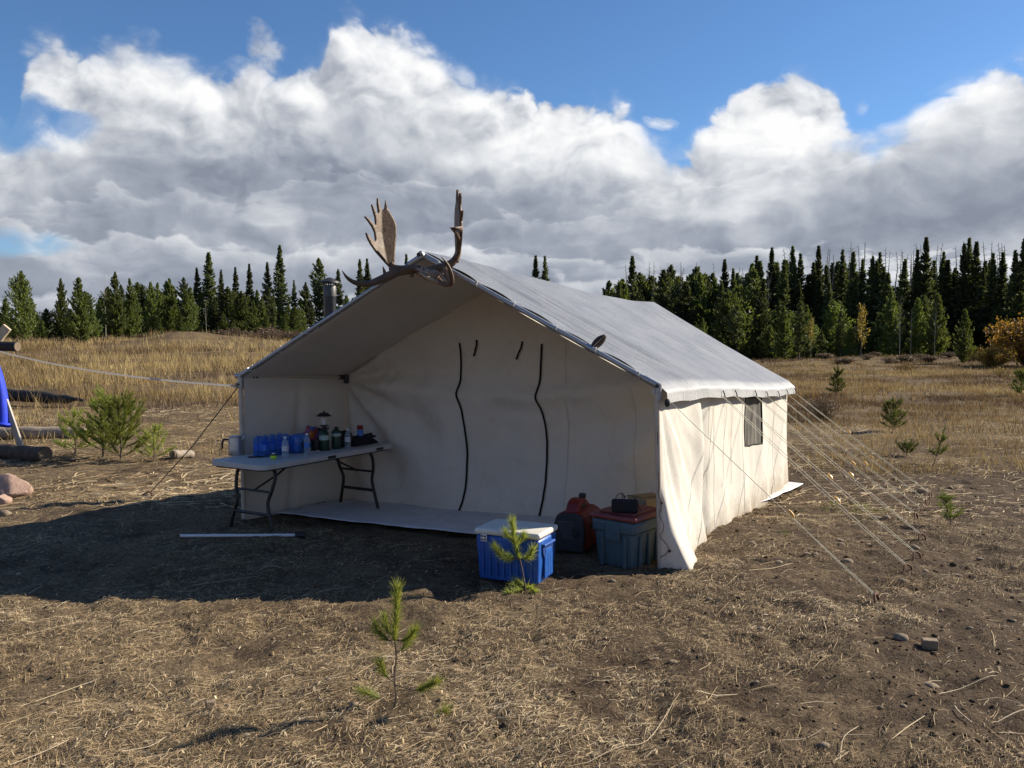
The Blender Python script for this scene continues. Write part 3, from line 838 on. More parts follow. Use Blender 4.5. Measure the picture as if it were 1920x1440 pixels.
NAMES = {'spruce': 'spruce_tree', 'lodge': 'pine_tree', 'pine': 'young_pine_tree', 'snag': 'dead_tree', 'aspen': 'bare_aspen', 'gold': 'yellow_aspen', 'willow': 'willow_bush', 'brush': 'brush_shrub'}
def plant(kind, var, base, height, label, cat, group=None, wide=1.0, rz=None):
    tm, cm = PROTO[(kind, var)]
    nat = 1.0 if kind in ('willow', 'brush') else 10.0
    e = thing(NAMES[kind], base, label, cat, group); k = height / nat
    e.scale = (k * wide, k * wide, k); e.rotation_euler = (0, 0, RNG.uniform(0, 6.28) if rz is None else rz)
    for nm, mesh in (('trunk', tm), ('crown', cm)):
        if mesh is None: continue
        c = bpy.data.objects.new('stems' if kind in ('willow', 'brush') and nm == 'trunk' else 'foliage' if kind in ('willow', 'brush') else nm, mesh); COL.objects.link(c); c.parent = e
    return e


def at_px(u, Y, top_v):
    """base on the ground on the line of sight of column u at depth Y, and the height that reaches row top_v"""
    x = (u - 960) / FOC * Y; z = hz(x, Y); top = P(u, top_v, Y).z
    return Vector((x, Y, z)), max(top - z, 0.5)


# trees left of the tent that one can tell apart: u, depth, top row, kind, variant, width, label
LEFT = [
    (45, 70, 512, 'pine', 2, 0.95, 'broad young pine nearest the left edge of the treeline', ),
    (118, 74, 524, 'pine', 1, 0.8, 'slim young pine between the broad left one and the dark field pine'),
    (152, 60, 522, 'pine', 3, 1.0, 'dark bushy pine standing forward alone in the field at left'),
    (200, 78, 497, 'aspen', 0, 0.5, 'tall bare pale aspen among the pines left of the dirt mound'),
    (220, 74, 512, 'pine', 0, 0.9, 'tall dense green pine right beside the bare aspen'),
    (246, 76, 524, 'pine', 1, 0.85, 'full green pine directly behind the dirt mound'),
    (302, 70, 598, 'pine', 3, 1.0, 'little pine growing on the dirt mound'),
    (395, 92, 475, 'spruce', 2, 1.25, 'broad dark spruce, second tallest left of the tent'),
    (372, 92, 503, 'spruce', 1, 1.0, 'dark spruce touching the left side of the second tallest spruce'),
    (418, 88, 507, 'spruce', 0, 1.0, 'slender spruce just right of the second tallest spruce'),
    (444, 90, 502, 'spruce', 3, 1.1, 'narrow spruce with pointed tip midway along the left treeline'),
    (470, 92, 496, 'spruce', 3, 1.1, 'thin spire spruce left of the tallest spruce pair'),
    (504, 92, 493, 'spruce', 1, 0.95, 'full spruce leaning close to the tallest one'),
    (528, 92, 462, 'spruce', 2, 1.0, 'tallest dark spruce left of the tent'),
    (553, 90, 526, 'spruce', 0, 0.95, 'shorter dark spruce right of the tallest spruce'),
    (575, 90, 530, 'lodge', 0, 1.1, 'open thin pine left of the stovepipe'),
    (600, 92, 486, 'lodge', 1, 1.1, 'tall conifer rising directly behind the stovepipe'),
    (636, 92, 506, 'spruce', 1, 1.1, 'dark spruce just right of the stovepipe'),
    (676, 92, 488, 'spruce', 2, 0.9, 'spruce rising above the left roof slope beside the antler tine'),
    (690, 95, 486, 'spruce', 0, 1.0, 'dark spruce touching the one above the left roof slope'),
    (763, 95, 478, 'spruce', 3, 0.9, 'tiny spruce tip peeking out between the antlers'),
    (388, 78, 560, 'aspen', 1, 0.6, 'clump-like bare aspen in front of the left spruces'),
    (1004, 95, 481, 'spruce', 1, 0.9, 'left one of the two spruce tips above the tent ridge'),
    (1021, 95, 482, 'spruce', 0, 0.9, 'right one of the two spruce tips above the tent ridge'),
]
for q in LEFT:
    u, Y, tv, kind, var, wide, lab = q
    b, h = at_px(u, Y, tv)
    plant(kind, var, b, h, lab, 'tree', 'trees left of the tent' if u < 800 else 'spruce tips above the ridge', wide)
# the ones between them
def near_label(word, u, named):
    best = min(named, key=lambda q: abs(q[0] - u)); side = 'left' if u < best[0] else 'right'
    lab = f'{word} just {side} of the {best[-1]}'.replace('of the left one', 'of the left one')
    return ' '.join(lab.split()[:16])
LN = [q for q in LEFT if q[0] < 720]
fill = [(8, 590), (70, 590), (92, 580), (135, 580), (175, 575), (190, 560), (262, 532), (272, 535), (285, 530), (297, 532), (312, 528), (318, 524), (330, 538), (345, 522), (352, 545), (362, 540), (408, 560), (430, 540), (455, 548), (462, 560), (482, 545), (492, 560), (516, 555), (540, 570), (563, 560), (585, 565), (16, 560), (60, 560), (84, 600), (160, 548), (206, 540), (232, 535), (255, 560), (290, 560), (306, 548), (325, 552), (380, 545), (398, 555), (446, 555), (475, 565), (508, 540), (525, 570), (550, 575), (612, 560), (628, 570), (648, 555), (662, 560), (236, 560), (420, 585), (500, 590), (572, 600), (440, 600), (340, 590), (535, 595), (30, 600), (108, 600)]
for i, (u, tv) in enumerate(fill):
    b, h = at_px(u + random.uniform(-3, 3), random.uniform(80, 90) if tv < 575 else random.uniform(70, 78), tv)
    if tv >= 575: plant('pine', i % 4, b, h, near_label('low green pine', u, LN), 'tree', 'low pines of the left treeline', random.uniform(1.0, 1.4))
    else: plant(*((('pine', i % 4), ('lodge', i % 3), ('pine', (i + 1) % 4))[i % 3]), b, h, near_label('mid sized pine', u, LN), 'tree', 'mid sized pines of the left treeline', random.uniform(0.95, 1.35))

RIGHT = [
    (1184, 100, 482, 'spruce', 2, 1.0, 'dark spruce standing above the far end of the roof'),
    (1172, 98, 496, 'snag', 0, 1.0, 'dead grey tree beside the spruce over the roof end'),
    (1257, 100, 499, 'lodge', 1, 1.0, 'pointed pine third along from the roof end'),
    (1303, 100, 502, 'lodge', 2, 1.0, 'pointed pine left of the twin spruces behind the roof'),
    (1356, 98, 488, 'spruce', 1, 1.0, 'left one of the twin spruces behind the roof'),
    (1372, 98, 505, 'spruce', 0, 1.0, 'right one of the twin spruces behind the roof'),
    (1416, 98, 481, 'spruce', 3, 1.1, 'narrow spruce over the right roof edge'),
    (1444, 96, 466, 'spruce', 1, 0.9, 'tall spruce beside the pale dead trunk'),
    (1438, 84, 475, 'aspen', 0, 0.35, 'pale bare trunk standing in front of the tall spruces'),
    (1482, 96, 464, 'spruce', 2, 0.85, 'tall pointed spruce above the tent right corner'),
    (1497, 96, 477, 'spruce', 0, 1.0, 'spruce just right of the tent right corner'),
    (1531, 96, 463, 'spruce', 1, 0.9, 'tall spruce left of the grey snags'),
    (1576, 96, 470, 'spruce', 0, 0.95, 'dark spruce between two groups of grey snags'),
    (1596, 94, 474, 'spruce', 2, 0.95, 'thick dark spruce behind the yellow aspen'),
    (1632, 94, 482, 'spruce', 1, 1.0, 'rounded dark spruce right of the yellow aspen'),
    (1645, 94, 475, 'spruce', 0, 1.0, 'slim spruce joined to the rounded dark spruce'),
    (1731, 94, 447, 'spruce', 1, 0.95, 'tallest spruce in the right half of the picture'),
    (1715, 94, 470, 'spruce', 3, 1.0, 'thin spruce left of the tallest right spruce'),
    (1764, 92, 474, 'spruce', 3, 1.0, 'narrow spruce right of the tallest right spruce'),
    (1802, 90, 459, 'spruce', 2, 0.9, 'wide dark spruce behind the lone green pine'),
    (1811, 92, 448, 'spruce', 3, 1.0, 'very thin spruce spire above the lone green pine'),
    (1825, 90, 455, 'spruce', 1, 1.0, 'thick dark spruce right above the lone green pine'),
    (1856, 90, 476, 'spruce', 0, 1.0, 'spruce left of the golden bush'),
    (1874, 90, 475, 'spruce', 3, 1.1, 'slim spruce above the golden bush'),
    (1897, 88, 471, 'spruce', 1, 1.0, 'dark spruce second from the right edge'),
    (1914, 88, 450, 'spruce', 2, 0.95, 'tall spruce at the right edge of the picture'),
    (1808, 68, 581, 'pine', 3, 0.95, 'lone green pine standing forward beside the golden bush'),
    (1614, 78, 577, 'gold', 0, 0.7, 'small aspen with yellow leaves below the dark spruces'),
    (1686, 76, 556, 'aspen', 1, 0.8, 'crooked pale bare aspen in front of the dark wood'),
    (1707, 78, 580, 'aspen', 0, 0.5, 'thin pale bare trunk right of the crooked aspen'),
    (1575, 80, 565, 'aspen', 1, 0.35, 'straight pale bare trunk left of the yellow aspen'),
    (1520, 76, 600, 'gold', 1, 0.8, 'scrubby aspen with few orange leaves near the tent corner'),
    (1752, 78, 565, 'aspen', 1, 0.7, 'forked bare aspen left of the lone green pine'),
    (1498, 72, 565, 'lodge', 1, 1.1, 'ragged green pine standing forward over the guy ropes'),
]
for u, Y, tv, kind, var, wide, lab in RIGHT:
    b, h = at_px(u, Y, tv)
    plant(kind, var, b, h, lab, 'tree', 'trees right of the tent', wide)
for i in range(108):   # the dense wood
    u = 1085 + (i + random.random()) * 850 / 108
    base_top = 520 + (480 - 520) * min(1, max(0, (u - 1085) / 350)) + (0 if u < 1435 else (u - 1435) / 480 * 0)
    tv = base_top + random.uniform(6, 62)
    b, h = at_px(u, random.uniform(90, 112) , tv)
    k = ('spruce', i % 4) if (u > 1420 or i % 3 == 0) else (('lodge', i % 3) if i % 2 else ('pine', i % 4))
    lab = near_label({'spruce': 'shorter spruce', 'lodge': 'slender pine', 'pine': 'bushy pine'}[k[0]], u, RIGHT)
    plant(*k, b, h, lab, 'tree', {'spruce': 'spruces of the right wood', 'lodge': 'slender pines behind the roof', 'pine': 'bushy pines behind the roof'}[k[0]], random.uniform(1.0, 1.45))
for i in range(64):   # lower storey at the wood's edge
    u = 1300 + (i + random.random()) * 620 / 64
    if 1770 < u < 1850: continue
    b, h = at_px(u, random.uniform(78, 90), random.uniform(545, 645))
    k = ('pine', i % 4) if i % 4 else ('lodge', i % 3)
    plant(*k, b, h, near_label('low conifer', u, RIGHT), 'tree', 'short conifers at the wood edge', random.uniform(0.9, 1.5))
for i in range(46):   # dead spires over the wood
    u = [1552, 1560, 1590, 1608, 1617, 1655, 1660, 1678, 1684, 1688, 1694, 1703, 1706, 1752, 1760, 1790, 1840, 1872, 1220, 1276, 1282, 1338, 1384, 1392][i] + random.uniform(-3, 3) if i < 24 else random.uniform(1210, 1900)
    tv = (random.uniform(452, 478) if u > 1450 else random.uniform(490, 512))
    b, h = at_px(u, random.uniform(98, 118), tv)
    plant('snag', i % 3, b, h, near_label('dead grey spire', u, RIGHT), 'tree', 'dead spires in the right wood', random.uniform(0.7, 1.0))

# bushes
for u, Y, tv, kind, var, wide, lab in [
    (1938, 62, 588, 'willow', 0, 1.0, 'big golden willow bush at the right edge'),
    (1862, 60, 650, 'willow', 0, 1.1, 'low golden bush between the lone pine and the big willow'),
    (1880, 44, 690, 'willow', 1, 1.4, 'sparse low shrub with bright yellow leaves in the right field'),
    (1700, 52, 680, 'willow', 1, 1.5, 'thin orange leaved shrub in the middle of the right field'),
    (1545, 21, 744, 'brush', 1, 1.15, 'bare reddish brown shrub behind the tent right corner'),
]:
    b, h = at_px(u, Y, tv); plant(kind, var, b, h, lab, 'bush', None, wide)
for i, u in enumerate(list(range(1540, 1930, 26))):
    b, h = at_px(u + random.uniform(-8, 8), random.uniform(68, 76), random.uniform(664, 676))
    plant('brush', i % 2, b, h, near_label('low reddish brush', u, RIGHT), 'bush', 'brush along the right wood', random.uniform(1.6, 2.4))
for i, u in enumerate(list(range(420, 660, 20))):
    b, h = at_px(u + random.uniform(-6, 6), random.uniform(66, 72), random.uniform(612, 622))
    plant('brush', i % 2, b, h, near_label('low reddish brush', u, LN), 'bush', 'brush along the left treeline', random.uniform(1.0, 1.6))


# ------------------------------------------------------------------ small pines with single needles
def sapling(name, base, label, branches, m, nlen=0.045, per_m=1100, nw=0.0022, seed=1, stem_r=0.006, cat='pine seedling', group=None):
    """branches: list of (points, needle start 0..1, radius, density); the first is the stem; points relative to base"""
    r = np.random.default_rng(seed)
    e = thing(name, base, label, cat, group)
    tb = MB(); qs = []
    for pts, f0, rad, dens in branches:
        sp = smooth_path(pts, 5); pp = np.array(sp)
        tb.tube([Vector(p) + base for p in sp], [rad * (1 - 0.7 * i / (len(sp) - 1)) for i in range(len(sp))], 5)
        seg = np.linalg.norm(np.diff(pp, axis=0), axis=1); cum = np.concatenate([[0], np.cumsum(seg)]); tot = cum[-1]
        n = max(int(per_m * dens * tot * (1 - f0)), 8)
        sdist = tot * (f0 + (1 - f0) * r.uniform(0, 1, n))
        i = np.clip(np.searchsorted(cum, sdist) - 1, 0, len(seg) - 1); f = ((sdist - cum[i]) / np.maximum(seg[i], 1e-6))[:, None]
        c = pp[i] * (1 - f) + pp[i + 1] * f; t = unit(pp[i + 1] - pp[i])
        rv = r.normal(0, 1, c.shape); sd_ = unit(rv - t * (rv * t).sum(1, keepdims=True))
        ang = r.uniform(0.18, 1.0, n)[:, None]
        d = unit(t * np.cos(ang) + sd_ * np.sin(ang) + np.array([0, 0, 0.12])); w = unit(np.cross(d, r.normal(0, 1, c.shape)))
        L = nlen * r.uniform(0.45, 1.15, n)
        qs.append(orient_quads(c + np.array(base), d, w, L, np.full(n, nw), 0.35))
    tb.build('stem', M['bark'], e, smooth=True)
    o = finish('needles', quads_mesh('needles', np.concatenate(qs)), m, e)
    o['kind'] = 'stuff'
    return e

b = G(738, 1332); k = b.y / FOC     # metres per pixel there
def px_br(u0, v0, pts, dep=None): return [((u - u0) * k, (0 if dep is None else dep[i]), (v0 - v) * k) for i, (u, v) in enumerate(pts)]
sapling('pine_seedling', b, 'small green pine seedling in the foreground dirt, nearest the camera', [
    (px_br(738, 1332, [(738, 1335), (743, 1310), (740, 1270), (744, 1230), (741, 1190), (745, 1150), (746, 1096)]), 0.55, 0.006, 1.5),
    (px_br(738, 1332, [(742, 1198), (725, 1196), (712, 1180), (706, 1168)], [0, -.01, -.02, -.02]), 0.2, 0.003, 1.5),
    (px_br(738, 1332, [(742, 1197), (730, 1185), (722, 1168), (720, 1160)], [0, .01, .02, .03]), 0.2, 0.003, 1.3),
    (px_br(738, 1332, [(742, 1198), (758, 1196), (772, 1188), (782, 1174)], [0, -.02, -.03, -.04]), 0.2, 0.003, 1.5),
    (px_br(738, 1332, [(742, 1225), (756, 1218), (766, 1206), (770, 1196)], [0, .02, .03, .04]), 0.25, 0.003, 1.3),
    (px_br(738, 1332, [(740, 1282), (728, 1270), (718, 1250), (714, 1238)], [0, -.01, -.02, -.03]), 0.3, 0.0025, 1.3),
    (px_br(738, 1332, [(741, 1285), (765, 1290), (790, 1288), (822, 1272)], [0, -.02, -.04, -.05]), 0.5, 0.003, 1.8),
    (px_br(738, 1332, [(738, 1330), (780, 1355), (815, 1345), (838, 1330)], [0, -.03, -.06, -.05]), 0.35, 0.003, 1.6),
    (px_br(738, 1332, [(738, 1328), (715, 1312), (690, 1308), (672, 1308)], [0, .0, .02, .05]), 0.4, 0.002, 0.9),
], M['young'], 0.064, 1900, 0.0023, 3, group='pine seedlings around the camp')
b = G(986, 1107); k = b.y / FOC * 1.04
sapling('pine_seedling', b, 'bushy green pine seedling standing in front of the blue cooler', [
    (px_br(985, 1093, [(985, 1096), (980, 1065), (974, 1035), (964, 1000), (960, 966)]), 0.45, 0.007, 2.2),
    (px_br(985, 1093, [(972, 1032), (955, 1028), (940, 1022), (928, 1008)], [0, -.03, -.05, -.06]), 0.15, 0.004, 2.2),
    (px_br(985, 1093, [(972, 1034), (955, 1036), (945, 1034), (936, 1026)], [0, .02, .04, .05]), 0.15, 0.004, 1.8),
    (px_br(985, 1093, [(973, 1034), (985, 1030), (993, 1022), (998, 1012)], [0, -.03, -.05, -.06]), 0.15, 0.004, 2.2),
    (px_br(985, 1093, [(968, 1015), (974, 1005), (980, 1000), (982, 992)], [0, .03, .05, .05]), 0.15, 0.004, 2.0),
    (px_br(985, 1093, [(966, 1008), (958, 1000), (952, 994), (948, 986)], [0, .02, .03, .03]), 0.15, 0.004, 1.6),
    (px_br(985, 1093, [(984, 1092), (972, 1090), (962, 1092), (955, 1090)], [0, -.04, -.08, -.1]), 0.1, 0.004, 2.0),
    (px_br(985, 1093, [(984, 1090), (990, 1085), (996, 1086), (1000, 1088)], [0, -.04, -.06, -.08]), 0.1, 0.004, 2.0),
    (px_br(985, 1093, [(984, 1088), (976, 1080), (968, 1078), (962, 1080)], [0, .02, .02, .0]), 0.1, 0.004, 1.6),
], M['young'], 0.068, 1350, 0.0026, 4, group='pine seedlings around the camp')


def auto_pine(name, base, label, h, r, nwh, m, seed, nlen, per_m, nw, cat='young pine', group=None, lean=0.0):
    rr = random.Random(seed); br = []
    stem = [(lean * t * h + rr.uniform(-.02, .02) * h, rr.uniform(-.02, .02) * h, t * h) for t in (0, .25, .5, .75, 1)]
    br.append((stem, 0.25, 0.012 * h + 0.003, 1.6))
    for wv in range(nwh):
        t = 0.06 + 0.82 * (wv + 0.5) / nwh; c = smooth_path(stem, 4)[int(t * 16)]
        nb = rr.randint(4, 6)
        for j in range(nb):
            a = j * 6.28 / nb + wv * 0.7 + rr.uniform(-.4, .4); l = r * (1 - t) ** 0.7 * rr.uniform(0.6, 1.15) + 0.04 * h
            up = 0.5 + 0.8 * t + rr.uniform(-.35, .5)
            p = [tuple(c), (c[0] + math.cos(a) * l * .5, c[1] + math.sin(a) * l * .5, c[2] + l * .5 * up * 0.7), (c[0] + math.cos(a) * l, c[1] + math.sin(a) * l, c[2] + l * up)]
            br.append((p, 0.15, 0.005 * h + 0.001, 1.2))
            if l > 0.3 * r:
                for sgn in (-1, 1):
                    q = np.array(p[1]); dd = np.array([math.cos(a + sgn * .7), math.sin(a + sgn * .7), up]) * l * 0.42
                    br.append(([tuple(q), tuple(q + dd * .5), tuple(q + dd)], 0.1, 0.003 * h + 0.0006, 1.2))
    return sapling(name, base, label, br, m, nlen, per_m, nw, seed, cat=cat, group=group)

g = G(226, 862); auto_pine('young_pine', g, 'biggest bushy young pine, centre of the clump left of the tent', 0.90, 0.62, 7, M['bushpine'], 11, 0.07, 480, 0.0052, group='young pines left of the tent')
g = G(193, 858); auto_pine('young_pine', g, 'yellowish young pine leaning at the back of the clump left of the tent', 1.0, 0.40, 6, M['bushpine'], 12, 0.07, 420, 0.0052, group='young pines left of the tent', lean=0.02)
g = G(141, 854); auto_pine('young_pine', g, 'small thin young pine left in the clump beside the pale log', 0.68, 0.30, 4, M['bushpine'], 13, 0.06, 330, 0.005, group='young pines left of the tent')
g = G(289, 865); auto_pine('young_pine', g, 'smallest young pine right in the clump beside the short pale log', 0.52, 0.30, 4, M['young'], 14, 0.06, 330, 0.005, group='young pines left of the tent')
g = G(1673, 808); auto_pine('young_pine', g, 'young pine standing upright in the right field above the ropes', 0.72, 0.30, 5, M['duskpine'], 15, 0.08, 200, 0.010, group='young pines in the right field')
g = G(1750, 872); auto_pine('pine_seedling', g, 'thin leaning pine seedling right of the rope stakes', 0.58, 0.16, 2, M['duskpine'], 16, 0.06, 260, 0.007, 'pine seedling', 'pine seedlings around the camp', 0.3)
g = G(1783, 985); auto_pine('pine_seedling', g, 'low green pine sprig beside the outermost rope stakes', 0.34, 0.11, 3, M['duskpine'], 17, 0.05, 260, 0.005, 'pine seedling', 'pine seedlings around the camp', -0.25)
g = G(1700, 856); auto_pine('pine_seedling', g, 'flattened dark pine seedling near the thin leaning seedling', 0.18, 0.22, 2, M['duskpine'], 18, 0.06, 300, 0.007, 'pine seedling', 'pine seedlings around the camp')
g = G(1570, 742); auto_pine('young_pine', g, 'dark little pine in the field behind the reddish shrub', 1.1, 0.35, 5, M['duskpine'], 19, 0.12, 120, 0.02, group='young pines in the right field')
g = G(1915, 745); auto_pine('young_pine', g, 'dark young pine cut by the right edge of the picture', 1.0, 0.4, 5, M['duskpine'], 20, 0.12, 120, 0.02, group='young pines in the right field')


# ------------------------------------------------------------------ litter, straw and dry grass (nobody could count these)
TENT_FR, TENT_FL = np.array([1.115, 6.32]), np.array([-2.604, 8.04])
TENT_D = np.array([2.555, 4.68])
def in_tent(x, y, grow_=0.0):
    p = np.stack([x, y], -1) - TENT_FL; w = TENT_FR - TENT_FL
    a = (p @ w) / (w @ w); bq = (p @ TENT_D) / (TENT_D @ TENT_D)
    return (a > -grow_) & (a < 1 + grow_) & (bq > -grow_ * 0.2) & (bq < 1 + grow_)

def ribbons(x, y, z, az, length, width, bend, lift, pitch=0.0):
    """flat two-piece ribbons lying on or rising from the ground; returns verts, faces"""
    n = len(x); d = np.stack([np.cos(az), np.sin(az)], -1); w = np.stack([-np.sin(az), np.cos(az)], -1)
    V = np.zeros((n, 6, 3))
    for i, f in enumerate((0.0, 0.5, 1.0)):
        cx = x + d[:, 0] * length * f + w[:, 0] * bend * length * f * f; cy = y + d[:, 1] * length * f + w[:, 1] * bend * length * f * f
        cz = H(cx, cy) * (1 if pitch == 0.0 else 0) + (z if pitch != 0.0 else 0) + lift * (0.25 if i == 0 else 1.0 if i == 1 else 0.7)
        ww = width * (1.0, 0.9, 0.4)[i] * 0.5
        V[:, i * 2, 0] = cx - w[:, 0] * ww; V[:, i * 2, 1] = cy - w[:, 1] * ww; V[:, i * 2 + 1, 0] = cx + w[:, 0] * ww; V[:, i * 2 + 1, 1] = cy + w[:, 1] * ww
        V[:, i * 2, 2] = cz; V[:, i * 2 + 1, 2] = cz + width * 0.35
    F = (np.array([[0, 1, 3, 2], [2, 3, 5, 4]])[None] + np.arange(n)[:, None, None] * 6).reshape(-1, 4)
    return V.reshape(-1, 3), F

def straw_field(name, n, xr_, yr_, len_, wid_, seed, label, flat_bias=0.45, dens_fn=None):
    r = np.random.default_rng(seed)
    x = r.uniform(*xr_, n); y = yr_[0] * (yr_[1] / yr_[0]) ** r.uniform(0, 1, n)
    d = dens_fn(x, y); keep = (r.uniform(0, 1, n) < d) & ~in_tent(x, y)
    x, y = x[keep], y[keep]; n = len(x)
    az = np.where(r.uniform(0, 1, n) < flat_bias, r.normal(0.45, 0.45, n), r.uniform(0, 6.28, n))
    L = len_ * np.exp(r.normal(0, 0.55, n)); Wd = wid_ * r.uniform(0.6, 1.4, n)
    V, F = ribbons(x, y, None, az, L, Wd, r.normal(0, 0.18, n), np.abs(r.normal(0.004, 0.008, n)) + 0.002)
    me = mesh_np(name, V, F)
    tone = np.clip(0.5 + r.normal(0, 0.2, n) + 0.5 * fbm(x / 1.3, y / 1.3, seed + 3, 3), 0, 1)
    attr(me, 'tone', np.repeat(tone, 6))
    o = finish(name, me, M['straw']); return tag(o, label, 'straw', kind='stuff')

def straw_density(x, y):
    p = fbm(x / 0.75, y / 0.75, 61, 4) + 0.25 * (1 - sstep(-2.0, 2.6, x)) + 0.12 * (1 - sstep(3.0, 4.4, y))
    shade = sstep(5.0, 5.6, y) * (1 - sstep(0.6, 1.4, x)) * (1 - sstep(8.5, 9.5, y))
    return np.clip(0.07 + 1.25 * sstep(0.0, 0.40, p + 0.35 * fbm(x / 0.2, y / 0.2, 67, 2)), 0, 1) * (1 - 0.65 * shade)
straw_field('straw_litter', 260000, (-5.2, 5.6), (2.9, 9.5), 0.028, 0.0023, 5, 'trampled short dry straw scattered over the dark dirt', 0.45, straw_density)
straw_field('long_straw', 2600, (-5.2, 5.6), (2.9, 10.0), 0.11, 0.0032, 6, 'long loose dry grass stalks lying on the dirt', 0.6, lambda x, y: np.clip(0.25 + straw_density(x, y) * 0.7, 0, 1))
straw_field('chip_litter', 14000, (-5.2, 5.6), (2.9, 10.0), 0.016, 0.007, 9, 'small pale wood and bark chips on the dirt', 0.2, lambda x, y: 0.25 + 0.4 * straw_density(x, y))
straw_field('field_litter', 42000, (-12, 14), (8.5, 20), 0.13, 0.009, 7, 'flattened dry grass around the camp', 0.3, lambda x, y: np.clip(0.25 + 1.6 * sstep(-0.1, 0.4, fbm(x / 1.1, y / 1.1, 63, 4) + 0.12 * (1 - sstep(-3, 3, x))), 0, 1))

def tufts(name, n, yr_, xf, h, wd, seed, tone_fn, label, dens_fn, mt='field', cat='grass', per=9, spread=0.09):
    """dry grass: tufts of upright blades. xf: range of x / y"""
    r = np.random.default_rng(seed)
    y = yr_[0] * (yr_[1] / yr_[0]) ** r.uniform(0, 1, n) ; x = r.uniform(xf[0], xf[1], n) * y
    keep = (r.uniform(0, 1, n) < dens_fn(x, y)) & ~in_tent(x, y, 0.06)
    x, y = x[keep], y[keep]; n = len(x)
    hs = h * np.exp(r.normal(0, 0.3, n)) * (0.75 + 0.7 * np.clip(fbm(x / 3.0, y / 3.0, seed, 3) + 0.5, 0, 1)); tn = tone_fn(x, y, r)
    i = np.repeat(np.arange(n), per); m = len(i)
    sc = 1 + y[i] / 60.0
    bx = x[i] + r.normal(0, spread, m) * sc; by = y[i] + r.normal(0, spread, m) * sc
    c = np.stack([bx, by, H(bx, by) - 0.01], -1)
    d = unit(np.stack([r.normal(0, 0.34, m), r.normal(0, 0.34, m), np.ones(m)], -1)); w = unit(np.cross(d, r.normal(0, 1, (m, 3))))
    L = hs[i] * r.uniform(0.5, 1.15, m)
    me = quads_mesh(name, orient_quads(c, d, w, L, wd * (0.5 + y[i] / 16.0), 0.15))
    attr(me, 'tone', np.repeat(np.clip(tn[i] + r.normal(0, 0.1, m), 0, 1), 4))
    return tag(finish(name, me, M[mt]), label, cat, kind='stuff')

tufts('dry_grass', 15000, (12.5, 92), (-0.72, 0.10), 0.36, 0.008, 41, lambda x, y, r: 0.62 + 1.3 * fbm(x / 5, y / 2.5, 71, 4) + 0.5 * fbm(x / 0.9, y / 0.9, 72, 2) + 0.10 * sstep(25, 60, y), 'tall golden dry grass over the field left of the tent',
      lambda x, y: np.clip((0.03 + 1.7 * sstep(-0.16, 0.22, fbm(x / 2.6, y / 1.6, 73, 4))) * (0.10 + 0.9 * sstep(18.5, 26, y)) * (1 - 0.9 * np.exp(-(((x + 24) / 5.5) ** 2 + ((y - 61.5) / 2.6) ** 2))), 0, 1))
tufts('dry_field_grass', 24000, (12.0, 92), (0.16, 0.75), 0.16, 0.008, 43, lambda x, y, r: 0.38 + 0.75 * fbm(x / 5, y / 3, 75, 4) + 0.12 * sstep(20, 40, y) - 0.12 * sstep(60, 75, y), 'brown dry grass and weeds over the field right of the tent',
      lambda x, y: np.clip((0.12 + 1.5 * sstep(-0.3, 0.15, fbm(x / 2.2, y / 1.8, 77, 4))) * (0.12 + 0.88 * sstep(17, 30, y)), 0, 1))
tufts('brown_weeds', 5200, (14, 85), (-0.72, 0.72), 0.26, 0.007, 51, lambda x, y, r: 0.5 + 0 * x, 'dark reddish brown weeds mixed into the dry grass',
      lambda x, y: np.clip(1.2 * sstep(0.05, 0.32, fbm(x / 4.0, y / 2.2, 83, 4)), 0, 1) * (0.3 + 0.7 * sstep(16, 24, y)), 'twig', per=12, spread=0.14)
tufts('dry_stubble', 2600, (3.0, 13), (-0.75, 0.75), 0.055, 0.0035, 45, lambda x, y, r: 0.55 + 0.6 * fbm(x, y, 79, 3), 'short dry grass stubble standing out of the dirt',
      lambda x, y: straw_density(x, y) * 0.8, 'straw', per=10, spread=0.03)
tufts('green_grass', 200, (7.2, 11.5), (0.33, 0.56), 0.09, 0.004, 47, lambda x, y, r: 0.5 + 0 * x, 'patch of short green grass under the guy ropes',
      lambda x, y: np.clip(np.exp(-(((x - 3.55) / 0.55) ** 2 + ((y - 9.0) / 0.45) ** 2)) * 1.3 + 0.6 * np.exp(-(((x - 2.3) / 0.2) ** 2 + ((y - 7.6) / 0.25) ** 2)), 0, 1), 'moss', per=16, spread=0.05)
tufts('yellow_weeds', 2600, (24, 70), (0.2, 0.72), 0.5, 0.006, 49, lambda x, y, r: 0.9 + 0 * x, 'scattered yellow leaved weeds over the right field', lambda x, y: 0.5 * sstep(0.1, 0.4, fbm(x / 6, y / 6, 81, 3)), 'rustleaf', per=3, spread=0.12)

